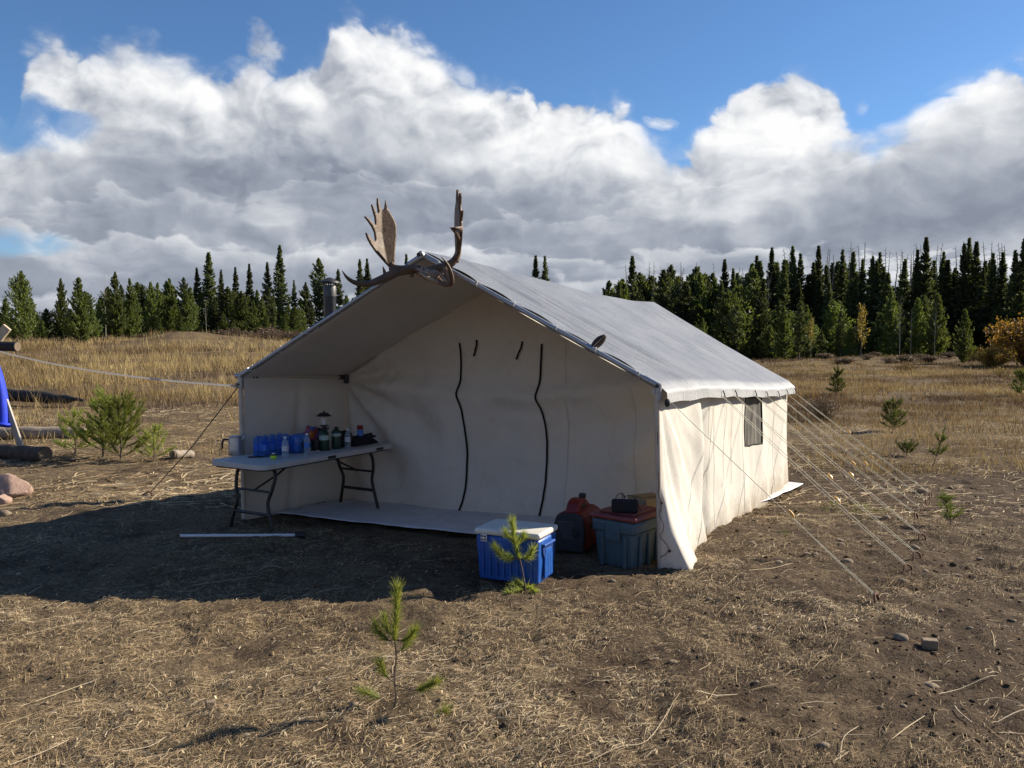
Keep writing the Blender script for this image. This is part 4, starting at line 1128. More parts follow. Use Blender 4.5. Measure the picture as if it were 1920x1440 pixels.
# pebbles and clods: one mass
def pebble_mesh(name, n, seed, size, xr_, yr_):
    r = np.random.default_rng(seed)
    x = r.uniform(*xr_, n); y = yr_[0] * (yr_[1] / yr_[0]) ** r.uniform(0, 1, n)
    k = ~in_tent(x, y, 0.0) & (r.uniform(0, 1, n) < 0.25 + 0.75 * sstep(-1, 2.5, x)); x, y = x[k], y[k]; n = len(x)
    bm = bmesh.new(); bmesh.ops.create_icosphere(bm, subdivisions=1, radius=1); bv = np.array([v.co[:] for v in bm.verts]); bf = np.array([[v.index for v in f.verts] for f in bm.faces]); bm.free()
    s = size * np.exp(r.normal(0, 0.5, n)); sc = np.stack([s * r.uniform(0.7, 1.5, n), s * r.uniform(0.7, 1.3, n), s * r.uniform(0.4, 0.8, n)], -1)
    V = bv[None] * sc[:, None] * (1 + r.normal(0, 0.14, (n, len(bv), 1))); a = r.uniform(0, 6.28, n); ca, sa = np.cos(a)[:, None], np.sin(a)[:, None]
    V = np.stack([V[..., 0] * ca - V[..., 1] * sa + x[:, None], V[..., 0] * sa + V[..., 1] * ca + y[:, None], V[..., 2] + (H(x, y) + 0.2 * s)[:, None]], -1)
    return mesh_np(name, V.reshape(-1, 3), (bf[None] + np.arange(n)[:, None, None] * len(bv)).reshape(-1, 3))
tag(finish('pebbles', pebble_mesh('pebbles', 800, 5, 0.008, (-4.5, 6), (3, 12)), M['stone']), 'tiny pebbles strewn over the dirt', 'pebbles', kind='stuff')
tag(finish('dirt_clods', pebble_mesh('dirt_clods', 6000, 6, 0.0065, (-4.5, 6), (2.9, 11)), M['ground']), 'small crumbs of dark soil on the ground', 'soil', kind='stuff')

# ------------------------------------------------------------------ the tent
V3 = Vector
FR = V3((1.115, 6.32, 0)); FL = V3((-2.604, 8.04, 0)); DV = V3((2.555, 4.68, 0)); DL = DV.length; DD = DV / DL
WV = (FR - FL); WN = WV.normalized()                # along the front, left to right
NR = V3((DD.y, -DD.x, 0))                           # outward normal of the right wall
EAVE, RIDGE = 1.40, 2.48
DROP = lambda s: -0.22 * s * s * (3 - 2 * s)        # the tent follows the ground down towards the back
def base_pt(a, s):
    """a: 0 left wall .. 1 right wall; s: 0 front .. 1 back"""
    p = FL + WV * a + DV * s
    if a > 0.5: p = p + V3((0, 0, 0))
    return p
def roof_pt(a, s, off=0.0):
    p = base_pt(a, s); t = abs(a - 0.5) * 2
    sag = -0.020 * math.sin(math.pi * t) * (1 - 0.3 * math.cos(7 * s)) + 0.016 * math.sin(s * 9.0 + 1) * t * (1 - t) - 0.035 * math.sin(math.pi * min(max(s, 0), 1)) * (1 - t)
    skew = V3((0.20, 0, 0)) * s * (1 - t)
    z = RIDGE + (EAVE - RIDGE) * t + DROP(min(max(s, 0), 1)) + sag
    return p + skew + V3((0, 0, z + off))
PORCH = 1.45 / DL

tent = thing('wall_tent', ((FL + FR + DV) / 2), 'large cream canvas wall tent with an open front porch', 'tent')
fl = lambda p: V3((p.x, p.y, hz(p.x, p.y)))

# right wall: hangs from the eave, folded and flared at the front
def right_wall(s, h):
    """s metres along the wall from the front, h 0 ground .. 1 eave"""
    sf = s / DL
    p = base_pt(1, sf)
    top = EAVE + DROP(sf) + 0.0
    zb = hz(p.x + NR.x * 0.1, p.y + NR.y * 0.1) - 0.015
    z = zb + (top - zb) * h
    th = math.atan2(s, (1 - h) * 1.35 + 0.03)
    fan = math.exp(-s / 0.55)
    out = (0.05 * (1 - h) + 0.17 * (1 - h) ** 4) * math.exp(-(s / 0.75) ** 2)
    out += (0.024 * math.sin(th * 13.0) + 0.012 * math.sin(th * 29 + 1)) * math.exp(-s / 0.8) * min(1, (1 - h) * 3) * (1 - 0.4 * h)
    d = s - 1.08 - 0.06 * (1 - h)                    # the seam where the porch panel ends
    out += 0.055 * math.exp(-(d / 0.16) ** 2) * (0.25 + 0.9 * h) * (1 - h ** 6) - 0.065 * math.exp(-((d - 0.17) / 0.13) ** 2)
    out += 0.010 * math.sin(s * 5.2 + h * 2.3) * math.sin(math.pi * h) * min(1, s) + 0.005 * math.sin(s * 13 + 5 * h + 1.2 * math.sin(4 * h)) * (1 - h) * min(1, s)
    out += 0.035 * (1 - h) ** 3 * (1 + 0.5 * math.sin(s * 7.0)) + float(fbm(s * 2.2, h * 1.4, 90, 3)) * 0.028 * math.sin(math.pi * min(1, h * 1.05))
    return p + NR * out + V3((0, 0, z))
def front_curl(q, h):
    """the laced front edge: a strip that faces the front, q 0 at the post .. 1 at the corner"""
    c = right_wall(0.0, h)
    post = FR + V3((0, 0, c.z)) + NR * 0.018 - DD * 0.012
    side = 0.018 * math.sin(h * 24) * q * (1 - q) * 2
    return post.lerp(c, q) + DD * (side - 0.05 * q * (1 - q))
mb = MB()
nH = 40; NS0 = 6
sv = [0.02 + i * 0.033 for i in range(46)]; sv += [sv[-1] + (DL - sv[-1]) * (i + 1) / 60 for i in range(60)]
cols = [('c', q / NS0) for q in range(NS0)] + [('w', 0.0)] + [('w', s) for s in sv]
WS0, WS1, WZ0, WZ1 = 0.536 * DL, 0.70 * DL, 0.52, 0.90
vs = [(front_curl(q, j / nH) if k == 'c' else right_wall(q, j / nH)) for j in range(nH + 1) for k, q in cols]
nc = len(cols); fs = []
for j in range(nH):
    for i in range(nc - 1):
        k, q = cols[i]
        if k == 'w' and WS0 <= q and cols[i + 1][1] <= WS1 and WZ0 <= j / nH and (j + 1) / nH <= WZ1: continue
        fs.append((j * nc + i, j * nc + i + 1, (j + 1) * nc + i + 1, (j + 1) * nc + i))
mb.add(vs, fs); rwall = mb.build('side_wall', M['canvas'], tent, smooth='all')
rwall['label'] = 'sunlit cream side wall with a mesh window'
# window in it
ss = [q for k, q in cols if k == 'w' and WS0 <= q <= WS1]; h0, h1 = math.ceil(WZ0 * nH) / nH, math.floor(WZ1 * nH) / nH
sa, sb = ss[0], ss[-1]
win = MB().grid(lambda a, b_: right_wall(sa + (sb - sa) * a, h0 + (h1 - h0) * b_) - NR * (0.012 + 0.006 * math.sin(a * 17 + 2 * b_)), 14, 14).build('window', M['screen'], rwall, smooth='all')
win['label'] = 'dark insect mesh window in the side wall'
edge = lambda pts: MB().tube(pts, 0.007, 5)
fr = MB()
for pts in ([right_wall(sa + (sb - sa) * i / 8, h0) for i in range(9)], [right_wall(sa + (sb - sa) * i / 8, h1) for i in range(9)], [right_wall(sa, h0 + (h1 - h0) * i / 8) for i in range(9)], [right_wall(sb, h0 + (h1 - h0) * i / 8) for i in range(9)]):
    fr.tube(pts, 0.010, 5)
fr.build('window_binding', M['zipper'], rwall)
# thin hanging cords casting lines on the wall
for s0, dx in ((1.55, 0.25), (2.05, 0.2), (2.3, 0.05)):
    MB().tube([right_wall(s0 - dx * t * t, 0.90 - 0.62 * t) + NR * (0.006 + 0.006 * math.sin(t * 9)) for t in [i / 12 for i in range(13)]], 0.0022, 4).build('tie_cord', M['guy'], rwall)
for s0 in (1.62, 2.78, 4.45):
    MB().tube([right_wall(s0 + 0.004 * math.sin(9 * h), 0.02 + 0.97 * h) + NR * 0.001 for h in [i / 30 for i in range(31)]], 0.0022, 4).build('seam', M['canvas'], rwall)
# grommets down the laced edge, and the lacing
for h in (0.10, 0.36, 0.60, 0.83):
    c = front_curl(0.55, h); g_ = MB(); ax = -DD
    M3 = ax.to_track_quat('Z', 'Y').to_matrix()
    g_.lathe([(0.012, 0), (0.012, 0.006), (0.005, 0.007), (0.005, 0.001)], c + ax * 0.006, 10, M=M3).build('grommet', M['rust'], rwall, smooth=True)
lace = []
for i in range(60):
    h = 0.06 + 0.92 * i / 59; p = front_curl(0.12 + 0.45 * abs(math.sin(i * 0.41)), h); lace.append(p - DD * 0.02)
MB().tube(lace, 0.003, 4).build('lacing_cord', M['brown_cord'], rwall)

# left wall
def left_wall(s, h):
    p = base_pt(0, s / DL); zb = hz(p.x, p.y) - 0.015; top = EAVE + DROP(s / DL); z = zb + (top - zb) * h
    o_ = 0.022 * math.sin(s * 4.1 + 2.2 * h) * math.sin(math.pi * h) + 0.03 * (1 - h) ** 3 + float(fbm(s * 1.6, h * 1.3, 95, 3)) * 0.06 * math.sin(math.pi * h)
    o_ += 0.05 * math.exp(-((s - 0.66 - 0.12 * h) / 0.05) ** 2) * (1 if h < 0.78 else 0.3)
    return p - NR * o_ + V3((0, 0, z))
MB().grid(lambda a, b_: left_wall(DL * a, b_), 110, 30).build('side_wall', M['canvas_in'], tent, smooth='all')
# back wall
def gable_top(a, s): return roof_pt(a, s).z
def back_pt(a, h):
    p = base_pt(a, 0.995); zb = hz(p.x, p.y) - 0.01
    return p + DD * (0.02 * math.sin(a * 14) * math.sin(math.pi * h)) + V3((0, 0, zb + (gable_top(a, 0.995) - 0.02 - zb) * h)) + V3((0.20, 0, 0)) * (1 - abs(a - 0.5) * 2) * h
MB().grid(back_pt, 30, 20).build('back_wall', M['canvas'], tent, smooth='all')

# the door wall set back under the porch
def door_pt(a, h, off=0.0):
    p = base_pt(a, PORCH); zb = hz(p.x, p.y) - 0.005
    zt = gable_top(a, PORCH) - 0.012; z = zb + (zt - zb) * h
    zz = z - zb
    o_ = 0.0
    # creases fanning out from the left eave
    dx = a * WV.length; dz = 1.36 - zz; rr = math.hypot(dx, dz); th = math.atan2(dz, dx + 1e-6)
    o_ += 0.075 * math.sin(th * 11 + 0.7 * math.sin(rr * 2)) * math.exp(-(rr / 1.5) ** 2) * min(1, rr * 2.2)
    dx2 = (1 - a) * WV.length; rr2 = math.hypot(dx2, dz); th2 = math.atan2(dz, dx2 + 1e-6)
    o_ += 0.050 * math.sin(th2 * 9 + 1) * math.exp(-(rr2 / 1.5) ** 2) * min(1, rr2 * 1.4)
    o_ += 0.065 * math.exp(-((zz - 1.28 - 0.22 * (a - 0.5) ** 2 * 4 + 0.0) / 0.085) ** 2) * math.sin(math.pi * a)
    o_ += 0.030 * math.exp(-((a - 0.33) / 0.03) ** 2) * math.sin(math.pi * min(1, zz / 1.9)) + 0.030 * math.exp(-((a - 0.56) / 0.035) ** 2) * math.sin(math.pi * min(1, zz / 1.9))
    o_ += float(fbm(a * 6, zz * 1.5, 97, 4)) * 0.10 * min(1, zz * 3)
    o_ += 0.05 * max(0, 0.25 - zz) 
    return p - DD * (o_ + off) + V3((0, 0, z))
door = MB().grid(door_pt, 120, 70).build('door_wall', M['canvas_in'], tent, smooth='all')
door['label'] = 'recessed canvas door wall with two black zippers'
def door_at(u, v, off):
    """the point of the door wall seen at a pixel"""
    d = ray(u, v); o0 = V3((0, 0, EYE)); p0 = base_pt(0.5, PORCH); t = (p0 - V3((o0.x, o0.y, 0))).dot(V3((DD.x, DD.y, 0))) / V3((d.x, d.y, 0)).dot(V3((DD.x, DD.y, 0)))
    q = o0 + d * t; a = (V3((q.x, q.y, 0)) - base_pt(0, PORCH)).dot(WN) / WV.length
    zb = hz(base_pt(a, PORCH).x, base_pt(a, PORCH).y) - 0.005; zt = gable_top(a, PORCH) - 0.012
    return door_pt(a, (q.z - zb) / (zt - zb), off)
for lab, pts in (('left door zipper', [(868, 643), (868, 690), (869, 735), (875, 760), (880, 800), (880, 850), (877, 900), (871, 940), (862, 966)]), ('right door zipper', [(1013, 645), (1013, 690), (1010, 740), (1014, 765), (1021, 800), (1022, 850), (1022, 905), (1016, 945), (1009, 980)])):
    sp = smooth_path(pts, 5); MB().tube([door_at(q[0], q[1], 0.012) for q in sp], 0.011, 6, flat=0.5).build('zipper', M['zipper'], door, smooth=True)
for pts in ([(900, 637), (899, 646), (896, 655), (893, 668)], [(979, 640), (977, 652), (972, 664), (969, 674)]):
    sp = smooth_path(pts, 4); t_ = MB()
    pp = [door_at(q[0], q[1], 0.02) for q in sp]
    t_.add([p + WN * sx for p in pp for sx in (-0.010, 0.010)], [(2 * i, 2 * i + 1, 2 * i + 3, 2 * i + 2) for i in range(len(pp) - 1)]).build('tie_strap', M['zipper'], door, solid=0.004)
for a in (0.175, 0.655, 0.83):       # seams
    MB().tube([door_pt(a + 0.006 * math.sin(h * 5), 0.01 + 0.96 * h, 0.004) for h in [i / 24 for i in range(25)]], 0.0035, 4).build('seam', M['canvas_in'], door)

# canvas roof (its underside is the porch ceiling) and its valance
rc = MB()
rc.grid(lambda a, s: roof_pt(a, -0.005 + 1.005 * s, -0.020), 48, 60)
rc.build('roof_canvas', M['canvas_in'], tent, smooth='all')

# frame tubes
def pole(path, r, m, name='frame_pole', parent=tent, label=None):
    o = MB().tube(path, r, 12).build(name, m, parent, smooth=True)
    if label: o['label'] = label
    return o
OUTF = -DD * 0.03
ridge_f = roof_pt(0.5, 0) + OUTF; er = roof_pt(1, 0) + OUTF + NR * 0.015; el_ = roof_pt(0, 0) + OUTF - NR * 0.015
pole([ridge_f + V3((0, 0, -0.01)), er], 0.021, M['alu'], 'rafter', label='right front rafter tube')
pole([ridge_f + V3((0, 0, -0.01)), el_], 0.021, M['alu'], 'rafter', label='left front rafter tube')
pole([fl(FR + OUTF * 0.5 + V3((0.035, 0, 0))) - V3((0, 0, 0.02)), er + V3((-0.012, 0, -0.06))], 0.021, M['post'], 'post', label='right porch post')
pole([fl(FL + OUTF) - V3((0, 0, 0.02)), el_ + V3((0, 0, -0.06))], 0.023, M['post'], 'post', label='left porch post')
pole([el_ + DD * 0.02, roof_pt(0, PORCH) + V3((0.03, 0, -0.03))], 0.017, M['post'], 'eave_pole')
pole([er + DD * 0.05 - NR * 0.05 - V3((0, 0, 0.05)), roof_pt(1, 1.0, -0.08)], 0.019, M['alu'], 'eave_pole')
pole([ridge_f - DD * 0.05 + V3((0, 0, 0.006)), roof_pt(0.5, 0.03, -0.03)] + [roof_pt(0.5, k / 12, -0.055) for k in range(1, 13)], 0.022, M['alu'], 'ridge_pole')
def elbow(c, arms, r=0.027):
    e_ = MB()
    for d, l in arms: e_.tube([c - d * 0.012, c + d * l], r, 10)
    return e_.build('frame_joint', M['alu'], tent, smooth=True)
rd = (er - ridge_f).normalized(); ld = (el_ - ridge_f).normalized()
elbow(er, [(-rd, 0.13), (V3((0, 0, -1)), 0.11)])
elbow(el_, [(-ld, 0.13), (V3((0, 0, -1)), 0.11), (DD, 0.12), (-WN, 0.05)])
elbow(ridge_f + V3((0, 0, -0.008)), [(rd, 0.17), (ld, 0.17), (DD, 0.12), (-DD, 0.045)], 0.029)
MB().tube([ridge_f - DD * 0.075 + V3((0, 0, -0.008)), ridge_f - DD * 0.0755 + V3((0, 0, -0.008))], 0.020, 12).build('tube_opening', M['black'], tent)
MB().tube([er - DD * 0.030, er - DD * 0.0335], 0.015, 12).build('tube_opening', M['black'], tent)
MB().tube([el_ - WN * 0.048, el_ - WN * 0.0525], 0.019, 12).build('tube_opening', M['black'], tent)
# black clips on the left eave pole
for t in (0.09, 0.12, 0.94, 0.965):
    c = (el_ + DD * 0.02).lerp(roof_pt(0, PORCH) + V3((0.03, 0, -0.03)), t); MB().tube([c - DD * 0.010, c + DD * 0.010], 0.026, 10).build('clip', M['black'], tent, smooth=True)
c = roof_pt(0, PORCH) + V3((0.05, -0.03, -0.05)); MB().box(c, 0.05, 0.05, 0.10, 0.4).build('corner_joint', M['black'], tent, bevel=0.012)

# groundsheet under the tent: shows in the porch and beside the right wall
sh = MB()
def sheet_pt(a, s):
    lo, hi = (0.03, 1.05)
    s0 = 0.05 + 0.17 * sstep(0.58, 0.78, a)
    ss_ = float(s0) * (1 - s) + 1.02 * s
    aa = lo + (0.99 - lo) * a + (0.035 * a * float(sstep(0.55, 0.8, ss_)))
    p = base_pt(aa, ss_)
    if a > 0.9: p = p + NR * 0.10 * float(sstep(0.8, 1.0, ss_)) * (a - 0.9) * 10
    return V3((p.x, p.y, float(H0(p.x, p.y)) + 0.05 + 0.014 * float(fbm(p.x * 3, p.y * 3, 99, 3))))
shb = sh.grid(sheet_pt, 90, 110).build('groundsheet', M['sheet'], None, smooth='all', solid=0.004)
tag(shb, 'white groundsheet spread under the tent and porch', 'groundsheet')

# ------------------------------------------------------------------ silver tarp over the roof
LACE = [0.115, 0.255, 0.42, 0.60, 0.76, 0.93]       # places along the rafter where it is tied
SLOPE = (roof_pt(1, 0) - roof_pt(0.5, 0)).length
def scallop(t):
    """how far the front edge draws back between the ties"""
    for a, b_ in zip([0.0] + LACE, LACE + [1.0]):
        if a <= t <= b_:
            x = (t - a) / (b_ - a); return math.sin(math.pi * x) ** 0.8 * (b_ - a) / 0.17
    return 0
_cr = random.Random(21)
CREASES = [(_cr.uniform(0.02, 0.98), _cr.uniform(-0.02, 0.02), _cr.uniform(0.0, 0.9) * SLOPE, _cr.uniform(0.3, 1.3), _cr.choice((-1, 1)) * _cr.uniform(0.004, 0.010), _cr.uniform(0.012, 0.028)) for _ in range(46)]
CREASES += [(_cr.uniform(0.05, 0.26), _cr.uniform(-0.012, 0.012), _cr.uniform(0.0, 0.5) * SLOPE, _cr.uniform(1.0, 2.2), _cr.choice((-1, 1)) * _cr.uniform(0.003, 0.008), _cr.uniform(0.010, 0.018)) for _ in range(26)]
def crease(s, t):
    z = 0.0
    for s0, sl, t0, ln, am, wd in CREASES:
        f = (t - t0) / ln
        if f < 0 or f > 1: continue
        d = (s - s0 - sl * f) * DL / wd
        if abs(d) > 3: continue
        z += am * math.exp(-d * d) * math.sin(math.pi * f)
    return z
def tarp_right(s, t):
    """s 0 front .. 1 back, t metres down from the ridge (beyond SLOPE it hangs over the eave)"""
    tt = min(t / SLOPE, 1.0)
    sc = scallop(tt) if t <= SLOPE else 0
    se = -0.004 + 0.011 * sc * (1 - s) ** 8 + 1.012 * s
    p = roof_pt(0.5 + 0.5 * tt, min(se, 1.012), 0.022)
    p = p + V3((0, 0, 0.012 * sc * math.exp(-s * 18) + 0.010 * float(fbm(s * 7, t * 1.2, 101, 3)) * (1 - tt ** 4)))
    p = p + V3((0, 0, (0.010 * math.sin(s * 70) + 0.006 * math.sin(s * 131)) * math.exp(-((s - 0.13) / 0.09) ** 2) * (0.3 + tt) * (1 - tt ** 3)))
    p = p + V3((0, 0, crease(s, t)))
    ex = t - SLOPE
    if ex > 0:
        k = min(ex / 0.06, 1); 
        wav = 0.004 * math.sin(s * 26) + 0.003 * math.sin(s * 57 + 1)
        p = p + NR * (0.075 * k + 0.05 * ex + wav * min(1, ex * 9)) + V3((0, 0, -0.02 * k - 0.86 * ex)) + V3((0, 0, 0.006 * math.sin(s * 37) * ex / 0.17))
    return p
def add_suv(me, uv):
    a = me.attributes.new('suv', 'FLOAT_VECTOR', 'POINT'); a.data.foreach_set('vector', np.array([(q[0], q[1], 0.0) for q in uv], np.float32).ravel())
tarp = thing('roof_tarp', roof_pt(0.5, 0.5), 'silver grey plastic tarp tied over the tent roof', 'tarp')
ts = [SLOPE * i / 46 for i in range(47)] + [SLOPE + 0.02 * (i + 1) for i in range(8)]
ssx = [0.004 * i for i in range(8)] + [0.032 + (1 - 0.032) * i / 300 for i in range(301)]
mb = MB(); vs = [tarp_right(s, t) for t in ts for s in ssx]; n_ = len(ssx)
mb.add(vs, [(j * n_ + i, j * n_ + i + 1, (j + 1) * n_ + i + 1, (j + 1) * n_ + i) for j in range(len(ts) - 1) for i in range(n_ - 1)])
o = mb.build('tarp_sheet', M['tarp'], tarp, smooth='all'); add_suv(o.data, [(s * DL, t) for t in ts for s in ssx]); o['label'] = 'right slope of the silver tarp'
def tarp_left(s, t):
    tt = min(t / SLOPE, 1.0); p = roof_pt(0.5 - 0.5 * tt, 0.004 + 1.006 * s, 0.008)
    ex = t - SLOPE
    if ex > 0: p = p - NR * (0.04 + 0.05 * ex) + V3((0, 0, -0.9 * ex))
    return p
tl = [SLOPE * i / 20 for i in range(21)] + [SLOPE + 0.04 * (i + 1) for i in range(4)]; sl_ = [i / 40 for i in range(41)]
mb = MB(); mb.add([tarp_left(s, t) for t in tl for s in sl_], [(j * 41 + i, j * 41 + i + 1, (j + 1) * 41 + i + 1, (j + 1) * 41 + i) for j in range(len(tl) - 1) for i in range(40)])
o = mb.build('tarp_sheet', M['tarp'], tarp, smooth='all'); add_suv(o.data, [(s * DL, t) for t in tl for s in sl_]); o['label'] = 'left slope of the silver tarp'
# cords that tie the tarp to the rafters
for side, pe in ((1, er), (0, el_)):
    dr = (pe - ridge_f).normalized(); up = V3((0, 0, 1)); nrm = (up - dr * up.dot(dr)).normalized(); bb = dr.cross(nrm)
    for t in LACE:
        c = ridge_f.lerp(pe, t); pts = []
        for i in range(15):
            a = -0.6 + i / 14 * 5.2; pts.append(c + dr * (0.045 * (i / 14 - 0.5)) + (nrm * math.cos(a) + bb * math.sin(a)) * 0.026)
        if side: pts += [tarp_right(0.012, SLOPE * t + 0.03)]
        MB().tube(pts, 0.0042, 5).build('tie_cord', M['white_rope'], tarp, smooth=True)
# the guy-rope toggles at the tarp's lower edge
EDGE = ts[-1]
ATT = [0.006, 0.300, 0.392, 0.545, 0.66, 0.775, 0.885, 0.985]
for s in ATT[1:]:
    p = tarp_right(s, EDGE - 0.02); MB().tube([p + NR * 0.006 + V3((0, 0, 0.05)), p + NR * 0.016 + V3((0.006, 0, 0.015)), p + NR * 0.012 + V3((0.016, -0.006, -0.02))], 0.006, 6).build('ball_tie', M['black'], tarp, smooth=True)
MB().lathe([(0.004, -0.035), (0.019, -0.02), (0.021, 0.01), (0.012, 0.03)], tarp_right(0.002, EDGE - 0.01) - DD * 0.02, 8).build('ball_tie', M['black'], tarp, smooth=True)

# ------------------------------------------------------------------ guy ropes and stakes
STK = [(1641, 1130), (1700, 1072), (1717, 1044), (1727, 1010), (1716, 974), (1728, 960), (1736, 945), (1743, 938)]
TEN = [(1487, 994), (1575, 962), (1560, 942), (1600, 875), (1603, 898), (1627, 880), (1637, 884), (1594, 818)]
ORD = ['first and nearest', 'second', 'third', 'fourth', 'fifth', 'sixth', 'seventh', 'eighth and farthest']
for i, (s, sp_, tp) in enumerate(zip(ATT, STK, TEN)):
    a = tarp_right(s, EDGE - 0.015) + NR * 0.012; g = G(*sp_)
    stp = g + V3((0, 0, 0.055))
    r_ = thing('guy_rope', stp, f'{ORD[i]} pale guy rope from the tent right eave to its stake', 'guy rope', 'guy ropes on the right side')
    lat = (stp - a).normalized().cross(V3((0, 0, 1))).normalized()
    def sagp(p, q, n=10, sag=0.012): return [p.lerp(q, k / n) - V3((0, 0, sag * 4 * (k / n) * (1 - k / n))) for k in range(n + 1)]
    du = (tp[0] - 1240) if False else None
    # tensioner where its column meets the rope
    f = min(max((tp[0] - (960 + a.x / a.y * FOC)) / ((960 + stp.x / stp.y * FOC) - (960 + a.x / a.y * FOC)), 0.15), 0.9)
    x0 = a; 
    # perspective-correct share along the rope
    f3 = f / a.y / (f / a.y + (1 - f) / stp.y) if False else f * a.y / (f * a.y + (1 - f) * stp.y)
    tpos = a.lerp(stp, f3)
    MB().tube(sagp(a, stp), 0.0027, 5).build('rope', M['guy'], r_)
    if i: MB().tube(sagp(a + lat * 0.03 + V3((0, 0, 0.01)), stp + lat * 0.02, sag=0.03), 0.0024, 5).build('rope', M['guy'], r_)
    else: MB().tube(sagp(tpos, stp + lat * 0.025, sag=0.012), 0.0027, 5).build('rope', M['guy'], r_)
    dr = (stp - a).normalized()
    tn = MB(); tn.tube([tpos - dr * 0.030, tpos - dr * 0.015 + V3((0, 0, .012)), tpos + V3((0, 0, .016)), tpos + dr * 0.02 + V3((0, 0, .008)), tpos + dr * 0.035], [0.004, 0.012, 0.010, 0.013, 0.004], 6)
    tn.build('tensioner', M['orange'], r_, smooth=True)
    st_ = thing('rope_stake', g, f'rusty bent steel stake holding the {ORD[i]} guy rope', 'stake', 'stakes of the right guy ropes')
    out = V3((dr.x, dr.y, 0)).normalized()
    MB().tube([g + out * 0.02 - lat * 0.08 + V3((0, 0, -0.06)), g - lat * 0.055 + V3((0, 0, 0.035)), g + V3((0, 0, 0.062)), g + lat * 0.03 + V3((0, 0, 0.055)), g + lat * 0.075 + out * 0.02 + V3((0, 0, -0.02))], 0.009, 7).build('bent_rod', M['rust'], st_, smooth=True)

# left corner: white rope to the trestle, brown guy line
lc = el_ + V3((-0.02, 0, -0.10))
end = P(-60, 642, 12.15)
tag(MB().tube([lc.lerp(end, k / 16) - V3((0, 0, 0.10 * 4 * (k / 16) * (1 - k / 16))) for k in range(17)], 0.010, 7).build('white_rope', M['white_rope'], smooth=True), 'white rope stretched from the tent left corner to the trestle', 'rope')
kn = thing('corner_knot', lc, 'knotted cord around the top of the left porch post', 'knot')
for j in range(3): MB().tube([lc + V3((0.03 * math.cos(a), 0.03 * math.sin(a), -0.02 + 0.018 * j + 0.004 * a)) for a in [i * 0.55 for i in range(13)]], 0.006, 5).build('cord_turn', M['black'] if j == 1 else M['guy'], kn, smooth=True)
g = G(283, 934)
gl = tag(MB().tube([lc, lc.lerp(g, 0.5) - V3((0, 0, 0.02)), g + V3((0, 0, 0.05))], 0.0055, 6).build('guy_line', M['brown_cord']), 'thin brown guy line from the tent left corner to the ground', 'guy rope')
st_ = thing('rope_stake', g, 'dark hooked stake holding the brown guy line left of the tent', 'stake')
MB().tube([g + V3((-0.09, 0, 0.02)), g + V3((-0.02, 0, 0.055)), g + V3((0.01, 0, 0.03)), g + V3((0.02, 0, -0.08))], 0.010, 6).build('bent_rod', M['rust'], st_, smooth=True)

# ------------------------------------------------------------------ stovepipe through the left roof slope
sb = roof_pt(0.22, 0.62); yb_ = P(620, 600, 9.6); sx_ = (620 - 960) / FOC * 9.6
sp0 = V3((sx_, 9.6, 0)); sp0 = V3((sx_, 9.6, 1.3))
pipe = thing('stovepipe', sp0, 'shiny steel stovepipe with sooty cap behind the left roof slope', 'stovepipe')
zt = P(620, 521, 9.6).z
MB().lathe([(0.070, 1.3), (0.070, P(620, 552, 9.6).z)], (sx_, 9.6, 0), 20).build('pipe', M['steel'], pipe, smooth=True)
MB().lathe([(0.074, P(620, 556, 9.6).z), (0.074, P(620, 537, 9.6).z), (0.066, P(620, 535, 9.6).z)], (sx_, 9.6, 0), 20).build('collar', M['pipe_grey'], pipe, smooth=True)
for a in range(4): MB().tube([V3((sx_ + 0.062 * math.cos(a * 1.57 + .4), 9.6 + 0.062 * math.sin(a * 1.57 + .4), P(620, 538, 9.6).z)), V3((sx_ + 0.07 * math.cos(a * 1.57 + .4), 9.6 + 0.07 * math.sin(a * 1.57 + .4), P(620, 529, 9.6).z))], 0.008, 5).build('cap_leg', M['soot'], pipe)
MB().lathe([(0.118, P(620, 531, 9.6).z), (0.112, P(620, 528, 9.6).z), (0.06, P(620, 524, 9.6).z), (0.03, P(620, 521, 9.6).z), (0.004, P(620, 520, 9.6).z)], (sx_, 9.6, 0), 20).build('cap', M['soot'], pipe, smooth=True)

# ------------------------------------------------------------------ moose antlers on the ridge
AY = 6.95
def Z(x, y, dy=0.0): return P(600 + 0.1875 * x, 330 + 0.1875 * y, AY + dy)
ant = thing('moose_antlers', Z(1050, 960), 'moose skull cap with two palmate antlers hung on the tent ridge', 'antlers')
def palm(outline, dep, name, thick, cuts=6):
    bm = bmesh.new(); vs = [bm.verts.new((x, y, 0)) for x, y in outline]
    es = [bm.edges.new((vs[i], vs[(i + 1) % len(vs)])) for i in range(len(vs))]
    bmesh.ops.triangle_fill(bm, edges=es, use_beauty=True)
    for _ in range(cuts):
        long_ = [e for e in bm.edges if e.calc_length() > 22]
        if long_: bmesh.ops.subdivide_edges(bm, edges=long_, cuts=1, use_grid_fill=False); bmesh.ops.triangulate(bm, faces=bm.faces)
    for v in bm.verts: v.co = dep(v.co.x, v.co.y)
    bmesh.ops.recalc_face_normals(bm, faces=bm.faces)
    me = bpy.data.meshes.new(name); bm.to_mesh(me); bm.free()
    return me
OL = [(742, 930), (746, 830), (752, 720), (764, 600), (762, 500), (742, 440), (700, 370), (676, 330), (666, 285), (653, 240), (647, 290), (642, 330), (612, 345), (598, 310), (585, 265), (573, 222), (572, 280), (580, 340), (584, 370), (566, 378), (548, 345), (534, 315), (515, 286), (530, 345), (548, 410), (556, 480), (548, 494), (520, 468), (488, 432), (445, 404), (480, 450), (518, 505), (545, 565), (554, 640), (545, 660), (515, 635), (490, 606), (458, 568), (474, 620), (505, 680), (560, 760), (640, 850), (705, 930)]
